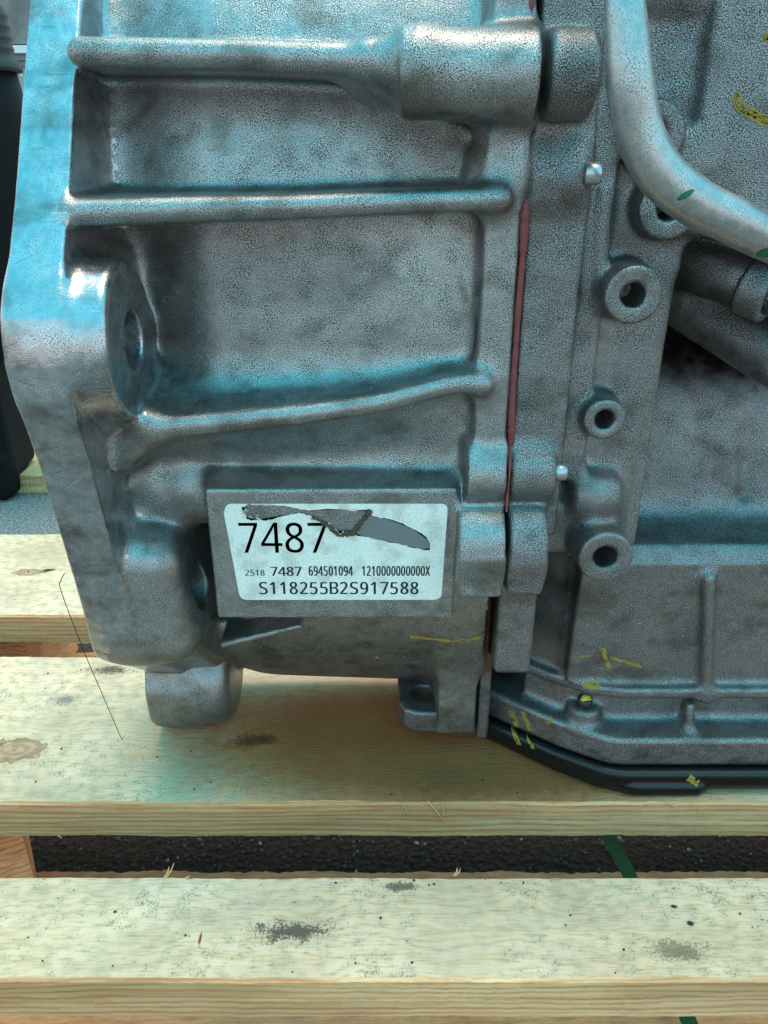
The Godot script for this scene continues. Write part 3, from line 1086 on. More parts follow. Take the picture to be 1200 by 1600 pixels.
	s.fin(web, Vector3(-0.0818, 0.0962, -0.3420), Vector3(-0.0419, 0.1109, -0.3360), 0.0020, 0.0016, 0.02, 0.004)
	# holes
	s.cyl(ear1, Vector3(-0.15, 0.2566, -0.3215), Vector3(-0.09, 0.2566, -0.3215), 0.0112, 0.0118, 0.0, 0.001, 1)
	s.cyl(ear2, Vector3(-0.125, 0.1305, -0.342), Vector3(-0.088, 0.1305, -0.342), 0.0120, 0.0115, 0.0, 0.001, 1)
	s.stain_and_shade(Vector3(0.0044, 0.3414, -0.3100), Vector3(0.0215, 0.3326, -0.3300), 0.02, Color(0.42, 0.36, 0.3), 0.7)
	s.stain_and_shade(Vector3(-0.0605, 0.3436, -0.3400), Vector3(-0.0097, 0.3447, -0.3400), 0.012, Color(0.5, 0.4, 0.34), 0.6)
	s.stain_and_shade(Vector3(0.0388, 0.2628, -0.3300), Vector3(0.0374, 0.2469, -0.3300), 0.0022, Color(0.25, 0.25, 0.25), 0.9)
	s.stain_and_shade(Vector3(0.0043, 0.1980, -0.3300), Vector3(0.0212, 0.2035, -0.3300), 0.004, Color(0.3, 0.32, 0.33), 0.8)
	s.stain_and_shade(Vector3(0.0256, 0.2923, -0.3350), Vector3(0.0337, 0.2697, -0.3350), 0.0022, Color(0.42, 0.36, 0.28), 0.7)
	s.stain_and_shade(Vector3(-0.0806, 0.2854, -0.3500), Vector3(-0.0210, 0.2817, -0.3400), 0.022, Color(0.45, 0.44, 0.44), 0.6)
	s.stain_and_shade(Vector3(-0.0889, 0.2588, -0.3500), Vector3(-0.0857, 0.2361, -0.3500), 0.018, Color(0.4, 0.38, 0.36), 0.6)
	s.stain_and_shade(Vector3(-0.0704, 0.0891, -0.3500), Vector3(-0.0651, 0.0537, -0.3700), 0.014, Color(0.32, 0.3, 0.29), 0.7)
	s.stain_and_shade(Vector3(0.0153, 0.0317, -0.3900), Vector3(0.0494, 0.0796, -0.3700), 0.012, Color(0.36, 0.33, 0.3), 0.6)
	s.stain_and_shade(Vector3(-0.1304, 0.2374, -0.2900), Vector3(-0.1154, 0.2316, -0.3000), 0.008, Color(0.5, 0.46, 0.44), 0.5)
	s.stain_and_shade(Vector3(-0.1317, 0.1104, -0.3300), Vector3(-0.1291, 0.1067, -0.3300), 0.006, Color(0.3, 0.22, 0.24), 0.8)
	var bell_nodes := cast(s, box, mats)

	# ================= main case, right of the seam
	var c := solid(23)
	var main := c.group("main_case", 1)
	var jf := c.group("joint_flange", 1, main)
	var jb1 := c.group("bolt_boss", 1, main)
	var jb2 := c.group("bolt_boss", 1, main)
	var jb3 := c.group("bolt_boss", 1, main)
	var jb4 := c.group("bolt_boss", 1, main)
	var boss: Array = []
	for i in 5: boss.append(c.group("bolt_boss", 1, main))
	var up := c.group("upper_wall", 1, main)
	var panel := c.group("recessed_panel", 1, main)
	var stub := c.group("oil_port", 1, main)
	var low := c.group("lower_wall", 1, main)
	var rv := c.group("rib", 1, main)
	var rh := c.group("rib", 1, main)
	var pf := c.group("pan_flange", 1, main)
	var pb := c.group("pan_bolt_boss", 1, main)
	var lug := c.group("lug", 1, main)
	# core block far behind
	c.box(main, 0.0545, 0.33, 0.03, 0.43, -0.455, -0.437, 0.002)
	c.box(main, 0.0545, 0.122, 0.15, 0.43, -0.44, -0.3445, 0.002, 0.006)
	c.box(main, 0.085, 0.122, 0.28, 0.43, -0.44, -0.3445, 0.002, 0.006)
	c.prism(main, 2, [Vector2(0.08, 0.43), Vector2(0.1225, 0.43), Vector2(0.1225, 0.30), Vector2(0.1195, 0.26), Vector2(0.1155, 0.20), Vector2(0.112, 0.15), Vector2(0.08, 0.15)], -0.44, -0.3435, 0.002, 0.004)
	# stepped joint flange
	c.box(jf, 0.0548, 0.0785, 0.165, 0.43, -0.438, -0.3265, 0.0022, 0.006)
	c.box(jf, 0.0600, 0.0905, 0.19, 0.43, -0.438, -0.3345, 0.0022, 0.004)
	c.caps(jf, Vector3(0.0857, 0.3113, -0.3350), Vector3(0.0885, 0.2671, -0.3350), 0.0018, 0.0018, 0.004)
	# bosses on the seam
	c.cyl(jb1, Vector3(0.0562, 0.3505, -0.3200), Vector3(0.0735, 0.3505, -0.3200), 0.0147, 0.0145, 0.0035, 0.005)
	c.cyl(jb2, Vector3(0.0548, 0.3165, -0.3335), Vector3(0.0755, 0.3165, -0.3335), 0.0138, 0.0132, 0.003, 0.007)
	c.cyl(jb3, Vector3(0.0548, 0.196, -0.3305), Vector3(0.0745, 0.196, -0.3305), 0.0140, 0.0135, 0.003, 0.005)
	c.cyl(jb4, Vector3(0.0546, 0.164, -0.3268), Vector3(0.0718, 0.164, -0.3268), 0.0206, 0.0202, 0.003, 0.004)
	c.box(jb4, 0.0546, 0.0712, 0.1440, 0.164, -0.39, -0.3082, 0.003, 0.004)
	# upper wall on the right, with a pocket
	c.prism(up, 2, [Vector2(0.1185, 0.43), Vector2(0.1185, 0.336), Vector2(0.108, 0.326), Vector2(0.112, 0.298), Vector2(0.16, 0.288), Vector2(0.33, 0.275), Vector2(0.33, 0.43)], -0.438, -0.3335, 0.003, 0.010)
	c.cyl(up, Vector3(0.085, 0.3795, -0.347), Vector3(0.121, 0.3795, -0.347), 0.0095, 0.0095, 0.003, 0.004)
	c.caps(main, Vector3(0.1021, 0.3418, -0.3490), Vector3(0.1217, 0.3450, -0.3460), 0.004, 0.004, 0.006)
	# lumps beside the lower bosses
	c.cyl(main, Vector3(0.086, 0.1825, -0.338), Vector3(0.1075, 0.1825, -0.338), 0.0098, 0.0088, 0.004, 0.008)
	c.caps(main, Vector3(0.098, 0.176, -0.342), Vector3(0.101, 0.160, -0.338), 0.011, 0.012, 0.008)
	c.box(main, 0.068, 0.090, 0.150, 0.176, -0.40, -0.3385, 0.003, 0.006)
	# bosses that face out
	var bp := [Vector3(0.0985, 0.2740, -0.3215), Vector3(0.0946, 0.2210, -0.3265), Vector3(0.1002, 0.1584, -0.3185), Vector3(0.1008, 0.3316, -0.3300), Vector3(0.1100, 0.3058, -0.3280)]
	var br := [0.0114, 0.0090, 0.0124, 0.0118, 0.0115]
	var hr := [0.0047, 0.0040, 0.0052, 0.0050, 0.0046]
	for i in 5:
		var q: Vector3 = bp[i]
		c.cyl(boss[i], q + Vector3(0, 0, -0.03), q, br[i] * 1.08, br[i], 0.0012, 0.004)
		c.cyl(boss[i], q + Vector3(0, 0, -0.02), q + Vector3(0, 0, 0.004), hr[i], hr[i] * 1.02, 0.0, 0.0008, 1)
		c.cyl(boss[i], q + Vector3(0, 0, -0.0012), q + Vector3(0, 0, 0.002), hr[i] * 1.02, hr[i] * 1.6, 0.0, 0.0006, 1)
	# recess: panel, ports
	c.wall(panel, [Vector2(0.10, -0.372), Vector2(0.130, -0.371), Vector2(0.1425, -0.3735), Vector2(0.150, -0.3815), Vector2(0.160, -0.3865), Vector2(0.18, -0.3895), Vector2(0.200, -0.394), Vector2(0.216, -0.402), Vector2(0.227, -0.413), Vector2(0.233, -0.425), Vector2(0.236, -0.437)], 0.108, 0.33, -0.445, 0.0, 0.006)
	c.caps(panel, Vector3(0.1834, 0.2311, -0.3930), Vector3(0.1907, 0.1612, -0.3860), 0.0035, 0.0030, 0.006, 1)
	c.caps(stub, Vector3(0.1333, 0.2833, -0.3780), Vector3(0.1623, 0.2715, -0.3520), 0.0125, 0.0118, 0.006)
	c.caps(stub, Vector3(0.1388, 0.2649, -0.3950), Vector3(0.1804, 0.2389, -0.3620), 0.015, 0.0135, 0.008)
	c.cyl(stub, Vector3(0.1571, 0.2734, -0.3550), Vector3(0.1658, 0.2702, -0.3470), 0.0132, 0.0132, 0.001, 0.001)
	c.cyl(stub, Vector3(0.1619, 0.2715, -0.3500), Vector3(0.1683, 0.2693, -0.3430), 0.0088, 0.0088, 0.0, 0.001, 1)
	# ledge and lower wall
	var foot := [Vector2(0.33, -0.3585), Vector2(0.128, -0.3585), Vector2(0.098, -0.3675), Vector2(0.082, -0.3800), Vector2(0.078, -0.40), Vector2(0.078, -0.44), Vector2(0.33, -0.44)]
	c.prism(low, 1, foot, 0.03, 0.1425, 0.004, 0.005)
	c.prism(low, 0, [Vector2(0.06, -0.3585), Vector2(0.10, -0.3570), Vector2(0.136, -0.3535), Vector2(0.1435, -0.3600), Vector2(0.150, -0.392), Vector2(0.150, -0.438), Vector2(0.06, -0.438)], 0.100, 0.33, 0.003, 0.006)
	c.prism(rh, 1, [Vector2(0.33, -0.3505), Vector2(0.130, -0.3505), Vector2(0.112, -0.354), Vector2(0.092, -0.3660), Vector2(0.073, -0.3810), Vector2(0.070, -0.40), Vector2(0.070, -0.438), Vector2(0.33, -0.438)], 0.0540, 0.0605, 0.002, 0.004)
	c.fin(rv, Vector3(0.1640, 0.1287, -0.3515), Vector3(0.1755, 0.0540, -0.3525), 0.0028, 0.0032, 0.03, 0.006)
	c.fin(rv, Vector3(0.1673, 0.0483, -0.3515), Vector3(0.1684, 0.0277, -0.3470), 0.0026, 0.0030, 0.03, 0.004)
	var rim := [Vector2(0.33, -0.3400), Vector2(0.130, -0.3400), Vector2(0.122, -0.3415), Vector2(0.098, -0.3550), Vector2(0.061, -0.3830), Vector2(0.055, -0.40), Vector2(0.055, -0.44), Vector2(0.33, -0.44)]
	c.prism(pf, 1, rim, 0.0165, 0.0350, 0.003, 0.006)
	c.cyl(pb, Vector3(0.112, 0.030, -0.3600), Vector3(0.112, 0.0435, -0.3600), 0.0100, 0.0085, 0.002, 0.004)
	# block below the seam, thin plate and lug
	c.box(main, 0.0575, 0.0768, 0.0755, 0.150, -0.438, -0.3440, 0.0025, 0.004)
	c.box(lug, 0.0535, 0.0600, 0.0150, 0.150, -0.438, -0.3640, 0.0008, 0.002)
	c.prism(lug, 1, [Vector2(0.0595, -0.3700), Vector2(0.020, -0.3700), Vector2(0.012, -0.3735), Vector2(0.0085, -0.3800), Vector2(0.0085, -0.41), Vector2(0.0595, -0.41)], 0.0140, 0.0290, 0.002, 0.003)
	c.cyl(lug, Vector3(0.024, 0.0, -0.389), Vector3(0.024, 0.05, -0.389), 0.0075, 0.0075, 0.0, 0.001, 1)
	c.stain_and_shade(Vector3(0.1497, 0.2466, -0.4100), Vector3(0.1893, 0.2268, -0.4100), 0.024, Color(0.22, 0.15, 0.10), 0.92)
	c.stain_and_shade(Vector3(0.0534, 0.1142, -0.3600), Vector3(0.0553, 0.0639, -0.3680), 0.011, Color(0.58, 0.25, 0.13), 0.9)
	c.stain_and_shade(Vector3(0.0583, 0.3305, -0.3350), Vector3(0.0704, 0.3305, -0.3350), 0.006, Color(0.42, 0.26, 0.2), 0.8)
	c.stain_and_shade(Vector3(0.0865, 0.1181, -0.3600), Vector3(0.1102, 0.1142, -0.3600), 0.014, Color(0.4, 0.33, 0.29), 0.6)
	c.stain_and_shade(Vector3(0.1472, 0.2624, -0.4300), Vector3(0.2041, 0.2459, -0.4300), 0.048, Color(0.09, 0.07, 0.06), 0.97)  # painted shade: darkens the recess so the hollow looks deep
	c.stain_and_shade(Vector3(0.1373, 0.2774, -0.3700), Vector3(0.1794, 0.2394, -0.3600), 0.02, Color(0.36, 0.33, 0.32), 0.8)
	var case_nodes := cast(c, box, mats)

	# ================= oil pan
	var o := solid(43)
	o.rough = 0.0001
	var pan := o.group("oil_pan", 0)
	o.prism(pan, 1, [Vector2(0.33, -0.3355), Vector2(0.132, -0.3355), Vector2(0.121, -0.3380), Vector2(0.097, -0.3520), Vector2(0.056, -0.3820), Vector2(0.052, -0.40), Vector2(0.055, -0.44), Vector2(0.33, -0.44)], 0.0040, 0.0158, 0.003, 0.003)
	o.prism(pan, 1, [Vector2(0.33, -0.3390), Vector2(0.182, -0.3390), Vector2(0.174, -0.3335), Vector2(0.138, -0.3335), Vector2(0.130, -0.3365), Vector2(0.119, -0.3405), Vector2(0.097, -0.3535), Vector2(0.059, -0.3825), Vector2(0.055, -0.40), Vector2(0.057, -0.438), Vector2(0.33, -0.438)], 0.0006, 0.0080, 0.002, 0.003)
	cast(o, box, [black_paint], 0.0018)

	# ================= sealant, dowels, pipe, bolt
	var bead := [Vector3(0.0550, 0.3091, -0.3260), Vector3(0.0540, 0.3050, -0.3255), Vector3(0.0542, 0.2886, -0.3253), Vector3(0.0539, 0.2714, -0.3253), Vector3(0.0539, 0.2534, -0.3253), Vector3(0.0539, 0.2345, -0.3253), Vector3(0.0545, 0.2175, -0.3255), Vector3(0.0550, 0.2080, -0.3260), Vector3(0.0540, 0.1995, -0.3190), Vector3(0.0538, 0.1889, -0.3190), Vector3(0.0528, 0.1840, -0.3130)]
	put("sealant_bead", tube(bead, [0.0016, 0.0021, 0.0013, 0.0014, 0.0012, 0.0014, 0.0015, 0.0012, 0.0005, 0.0007, 0.0004], 10, 12, 0.14, 5), sealant, box)
	put("sealant_bead", tube([Vector3(0.0502, 0.3811, -0.3262), Vector3(0.0507, 0.3736, -0.3258), Vector3(0.0507, 0.3679, -0.3255), Vector3(0.0511, 0.3655, -0.3255)], [0.0016, 0.0017, 0.0016, 0.0012], 10, 8, 0.06, 6), sealant, box)
	put("sealant_bead", tube([Vector3(0.0574, 0.1177, -0.3640), Vector3(0.0562, 0.0946, -0.3660), Vector3(0.0555, 0.0711, -0.3700), Vector3(0.0541, 0.0574, -0.3740)], [0.0009, 0.0012, 0.0013, 0.0008], 8, 8, 0.15, 7), plain(Color(0.30, 0.13, 0.10), 0.6), box)
	for p in [Vector3(0.0745, 0.3183, -0.3225), Vector3(0.0735, 0.1985, -0.3235)]:
		var cm := lathe([Vector2(0, 0), Vector2(0.0040, 0), Vector2(0.0040, 0.0052), Vector2(0.0035, 0.0058), Vector2(0.0, 0.0058)], 24)
		var dn := put("dowel_pin", cm, plain(Color(0.7, 0.7, 0.7), 0.35, 0.9), box)
		dn.position = p
		dn.rotation_degrees.z = -90
	var pp := [Vector3(0.0730, 0.3993, -0.3120), Vector3(0.0746, 0.3804, -0.3000), Vector3(0.0749, 0.3692, -0.2930), Vector3(0.0762, 0.3586, -0.2900), Vector3(0.0783, 0.3461, -0.2880), Vector3(0.0825, 0.3332, -0.2880), Vector3(0.0909, 0.3203, -0.2870), Vector3(0.1037, 0.3110, -0.2860), Vector3(0.1165, 0.3054, -0.2860), Vector3(0.1315, 0.2992, -0.2880), Vector3(0.1586, 0.2904, -0.2940), Vector3(0.1875, 0.2842, -0.3060), Vector3(0.2249, 0.2766, -0.3400)]
	put("cooler_pipe", tube(pp, [0.0060, 0.0060, 0.0061, 0.0068, 0.0075, 0.0076, 0.0078, 0.0077, 0.0075, 0.0074, 0.0074, 0.0074, 0.0074], 32, 14), pipe_mat, box)
	var pipe: Node3D = box.get_child(box.get_child_count() - 1)
	var green := plain(Color(0.05, 0.36, 0.28), 0.5)
	var bolt := put("pan_bolt", lathe([Vector2(0, 0.0), Vector2(0.0042, 0.0), Vector2(0.0042, 0.0040), Vector2(0.0036, 0.0048), Vector2(0.0018, 0.0050), Vector2(0.0, 0.0036)], 16), plain(Color(0.25, 0.26, 0.26), 0.5, 0.6), box)
	bolt.position = Vector3(0.112, 0.0432, -0.3600)

	# ================= yellow paint strokes
	var strokes := [
		[[Vector3(0.1171, 0.0831, -0.3600), Vector3(0.1222, 0.0697, -0.3600)], 0.0022], [[Vector3(0.1220, 0.0773, -0.3600), Vector3(0.1394, 0.0714, -0.3600)], 0.0018], [[Vector3(0.1043, 0.0775, -0.3620), Vector3(0.1194, 0.0781, -0.3600)], 0.0010],
		[[Vector3(0.1092, 0.0595, -0.3520), Vector3(0.1173, 0.0602, -0.3500)], 0.0025], [[Vector3(0.1032, 0.0490, -0.3600), Vector3(0.1103, 0.0555, -0.3550)], 0.0010], [[Vector3(0.0740, 0.0284, -0.3700), Vector3(0.0777, 0.0190, -0.3700)], 0.0030], [[Vector3(0.0798, 0.0316, -0.3660), Vector3(0.0847, 0.0208, -0.3640)], 0.0026],
		[[Vector3(0.1296, 0.3449, -0.3350), Vector3(0.1328, 0.3407, -0.3350), Vector3(0.1407, 0.3368, -0.3350), Vector3(0.1482, 0.3355, -0.3350)], 0.0032], [[Vector3(0.1368, 0.3626, -0.3350), Vector3(0.1403, 0.3634, -0.3350)], 0.003], [[Vector3(0.0770, 0.0672, -0.3600), Vector3(0.0814, 0.0646, -0.3600)], 0.003], [[Vector3(0.0920, 0.0301, -0.3520), Vector3(0.0945, 0.0346, -0.3520)], 0.002], [[Vector3(0.1392, 0.0516, -0.3500), Vector3(0.1462, 0.0512, -0.3500)], 0.001]]
	var i := 0
	for k in strokes:
		put("paint_mark", streak(c, k[0], k[1], 900 + i), yellow, case_nodes[0])
		i += 1
	for k in [[[Vector3(0.0136, 0.0929, -0.3600), Vector3(0.0342, 0.0904, -0.3600), Vector3(0.0461, 0.0925, -0.3600), Vector3(0.0517, 0.0953, -0.3600)], 0.0022]]:
		put("paint_mark", streak(s, k[0], k[1], 950), yellow, bell_nodes[0])
	for k in [[[Vector3(0.0745, 0.0187, -0.3660), Vector3(0.0789, 0.0100, -0.3640)], 0.0024], [[Vector3(0.0820, 0.0193, -0.3620), Vector3(0.0859, 0.0116, -0.3600)], 0.0022], [[Vector3(0.1666, 0.0131, -0.3360), Vector3(0.1725, 0.0094, -0.3360)], 0.0035]]:
		put("paint_mark", streak(o, k[0], k[1], 970 + i), yellow, box)
		i += 1
	# paint daub in the bolt head
	put("paint_mark", tube([Vector3(-0.0025, 0.0049, 0.0026), Vector3(-0.0008, 0.0052, 0.0012), Vector3(0.0010, 0.0050, 0.0004), Vector3(0.0024, 0.0046, 0.0022)], [0.0010, 0.0019, 0.0020, 0.0010], 8, 6, 0.2, 3), plain(Color(0.85, 0.72, 0.25), 0.8), bolt)
	# green touches on the pipe
	for k in [[6.62, 1.1, 1.8, 0.0011], [9.0, 0.5, 1.3, 0.0026]]:
		put("paint_mark", pipe_mark(pp, k[0], k[1], k[2], k[3], 0.00772 if k[0] < 8 else 0.0075), green, pipe)

	# lint caught on the castings
	var rng := RandomNumberGenerator.new()
	rng.seed = 31
	var lint := MultiMesh.new()
	lint.transform_format = MultiMesh.TRANSFORM_3D
	var fibre := BoxMesh.new()
	fibre.size = Vector3(0.0022, 0.00012, 0.00012)
	lint.mesh = fibre
	lint.instance_count = 110
	for n in 110:
		var right := n % 2 == 0
		var p := Vector3(rng.randf_range(0.06, 0.19), rng.randf_range(0.03, 0.2), -0.28) if right else Vector3(rng.randf_range(-0.12, 0.05), rng.randf_range(0.06, 0.37), -0.28)
		var l: Array = (c if right else s).drop(p)
		var y: Vector3 = l[1]
		var x := y.cross(Vector3(rng.randf_range(-1, 1), rng.randf_range(-1, 1), rng.randf_range(-1, 1))).normalized()
		var k := rng.randf_range(0.25, 1.1)
		lint.set_instance_transform(n, Transform3D(Basis(x * k, y, x.cross(y)), l[0] + y * 0.0001))
	var li := MultiMeshInstance3D.new()
	li.name = "lint"
	li.multimesh = lint
	li.material_override = plain(Color(0.78, 0.77, 0.70), 0.8)
	li.set_meta("kind", "stuff")
	box.add_child(li, true)
	label(box, ink)

# a band of paint round part of the pipe, at a place along its points
func pipe_mark(pp: Array, at: float, w0: float, w1: float, half: float, r: float) -> ArrayMesh:
	var i := int(at)
	var u := at - i
	var p: Vector3 = pp[i].cubic_interpolate(pp[i + 1], pp[i - 1], pp[i + 2], u)
	var q: Vector3 = pp[i].cubic_interpolate(pp[i + 1], pp[i - 1], pp[i + 2], u + 0.05)
	var t := (q - p).normalized()
	var y := (Vector3(0, 0, 1) - t * t.z).normalized()
	var x := t.cross(y)
	var st := SurfaceTool.new()
	st.begin(Mesh.PRIMITIVE_TRIANGLES)
	var n := 14
	for k in n:
		var c: Array = []
		for e in 2:
			var w := lerpf(w0, w1, float(k + e) / n)
			var d := x * cos(w) + y * sin(w)
			var h := half * (1.0 - 0.7 * pow(absf(float(k + e) / n * 2.0 - 1.0), 2.0))
			var sh := t * (w - 1.4) * 0.003
			c.append(p + sh + d * (r + 0.0001) - t * h)
			c.append(p + sh + d * (r + 0.0001) + t * h)
		for v in [0, 1, 3, 0, 3, 2]: st.add_vertex(c[v])
	st.generate_normals()
	return st.commit()

func label(box: Node3D, ink: Material) -> void:
	var x0 := -0.0707
	var x1 := 0.0283
	var y0 := 0.1359
	var y1 := 0.1849
	var at := Vector3(x0, y0, -0.31985)
	var w := x1 - x0
	var h := y1 - y0
	# outline from a 1000 x 460 drawing of the sticker, y down
	var pts := PackedVector2Array()
	for k in [[12, 12], [20, 4], [36, 0], [110, 0]]: pts.append(Vector2(k[0], k[1]))
	for k in [[108, 6], [80, 16], [92, 40], [100, 70], [120, 78], [150, 62], [172, 76], [205, 72], [250, 60], [300, 46], [345, 44], [392, 58], [428, 72], [446, 86], [470, 102], [492, 130], [520, 142], [545, 130], [575, 138], [592, 148], [640, 152], [702, 168], [780, 185], [850, 206], [905, 216], [926, 214], [920, 180], [900, 150], [860, 122], [800, 90], [735, 68], [690, 62], [655, 50], [652, 22], [630, 30], [560, 30], [480, 26], [392, 28], [340, 26], [300, 14], [240, 10], [180, 6], [124, 6]]: pts.append(Vector2(k[0], k[1]))
	# the tear is ragged: halve its edges with jitter
	var jag := RandomNumberGenerator.new()
	jag.seed = 5
	var rag := PackedVector2Array()
	for i in pts.size():
		rag.append(pts[i])
		if i >= 4 and i < pts.size() - 1 and pts[i].distance_to(pts[i + 1]) > 14.0:
			var n := 3 if pts[i].distance_to(pts[i + 1]) > 30.0 else 1
			for q in n: rag.append(pts[i].lerp(pts[i + 1], (q + 1.0) / (n + 1.0)) + Vector2(jag.randf_range(-2.5, 2.5), jag.randf_range(-4.0, 4.0)))
	pts = rag
	for k in [[126, 0], [970, 0], [986, 4], [995, 16], [997, 34], [984, 430], [978, 448], [962, 457], [944, 460], [70, 460], [52, 456], [42, 446], [36, 428], [0, 40]]: pts.append(Vector2(k[0], k[1]))
	var poly := PackedVector2Array()
	for q in pts: poly.append(Vector2(q.x / 1000.0 * w, (1.0 - q.y / 460.0) * h))
	var paper := StandardMaterial3D.new()
	var nt := nz(FastNoiseLite.TYPE_SIMPLEX, 0.012, 5, 77, 512, 512)
	var n2 := nz(FastNoiseLite.TYPE_SIMPLEX, 0.15, 3, 78, 512, 512)
	var pd := PackedByteArray()
	pd.resize(512 * 512 * 3)
	for i in 512 * 512:
		var g := smoothstep(0.45, 0.85, nt[i] / 255.0) * 0.09 + smoothstep(0.62, 0.85, n2[i] / 255.0) * 0.12
		pd[i * 3] = int(255 * (0.93 - g * 0.95))
		pd[i * 3 + 1] = int(255 * (0.905 - g))
		pd[i * 3 + 2] = int(255 * (0.87 - g * 1.05))
	paper.albedo_texture = tex(pd, 512, 512, Image.FORMAT_RGB8)
	paper.uv1_scale = Vector3(9, 9, 1)
	paper.roughness = 0.5
	var st := put("label", sheet(poly, 0.00018), paper, box)
	st.position = at
	st.set_meta("label", "torn white serial number sticker")
	# grey glue film left where the sticker was scraped
	var film := PackedVector2Array()
	for k in [[664, 62], [735, 70], [800, 92], [860, 124], [898, 152], [918, 182], [922, 212], [850, 203], [780, 182], [702, 165], [640, 149], [600, 142], [640, 100]]: film.append(Vector2(k[0] / 1000.0 * w, (1.0 - k[1] / 460.0) * h))
	var fl := put("glue_film", sheet(film, 0.00008), plain(Color(0.46, 0.455, 0.46), 0.4), st)
	fl.position.z = -0.00006
	# rolled-up torn edge
	var roll: Array = []
	var rr: Array = []
	var rng := RandomNumberGenerator.new()
	rng.seed = 9
	for k in [[392, 60], [428, 74], [446, 90], [470, 106], [495, 134], [520, 146], [545, 136], [575, 132], [600, 100], [622, 70], [640, 52], [652, 26]]:
		roll.append(Vector3(k[0] / 1000.0 * w, (1.0 - k[1] / 460.0) * h, 0.0006))
		rr.append(0.0003 + (0.0011 if k[0] > 540 else 0.0005) * rng.randf_range(0.4, 1.0))
	put("torn_edge", tube(roll, rr, 7, 6, 0.55, 4), plain(Color(0.30, 0.25, 0.20), 0.85), st)
	# crumpled paper left standing along the tear
	for k in [[98, 40, 26, 0.5], [120, 66, 22, -0.4], [150, 58, 18, 0.9], [468, 96, 20, 0.3], [500, 128, 24, -0.7], [528, 138, 20, 0.6], [585, 128, 16, 1.2]]:
		var fs := SurfaceTool.new()
		fs.begin(Mesh.PRIMITIVE_TRIANGLES)
		fs.set_smooth_group(-1)
		var q := Vector3(k[0] / 1000.0 * w, (1.0 - k[1] / 460.0) * h, 0.0002)
		var d: float = k[2] / 1000.0 * w
		var a := q + Vector3(cos(k[3]), sin(k[3]), 0) * d * 0.7
		var b := q - Vector3(cos(k[3]), sin(k[3]), 0) * d * 0.6
		var c := q + Vector3(-sin(k[3]) * d * 0.5, cos(k[3]) * d * 0.6, d * 0.5)
		var e := q + Vector3(sin(k[3]) * d * 0.2, d * 0.9, d * 0.25)
		for v in [a, b, c, a, c, b, a, c, e, a, e, c, c, b, e, c, e, b]: fs.add_vertex(v)
		fs.generate_normals()
		put("paper_flake", fs.commit(), plain(Color(0.85, 0.84, 0.80), 0.7), st)
	var sans := SystemFont.new()
	sans.font_names = PackedStringArray(["Droid Sans"])
	var bold := SystemFont.new()
	bold.font_names = PackedStringArray(["Droid Sans"])
	bold.font_weight = 700
	var mono := SystemFont.new()
	mono.font_names = PackedStringArray(["Droid Sans Mono"])
	var z := 0.00012
	var lay := [["7487", sans, 60, 456, 228, 142], ["2518", sans, 72, 162, 340, 30], ["7487", sans, 190, 332, 340, 44], ["694501094", mono, 366, 568, 340, 48], ["1210000000000X", mono, 612, 924, 340, 48], ["S118255B2S917588", mono, 132, 872, 432, 62]]
	for l in lay:
		lettering(l[0], l[1], l[2] / 1000.0 * w, l[3] / 1000.0 * w, (1.0 - l[4] / 460.0) * h, l[5] / 460.0 * h, z, ink, st)
		if l[5] < 100:
			for e: float in ([0.00014] if l[5] == 30 else [0.00017, 0.00034]): lettering(l[0], l[1], l[2] / 1000.0 * w + e, l[3] / 1000.0 * w + e, (1.0 - l[4] / 460.0) * h, l[5] / 460.0 * h, z + e * 0.1, ink, st)

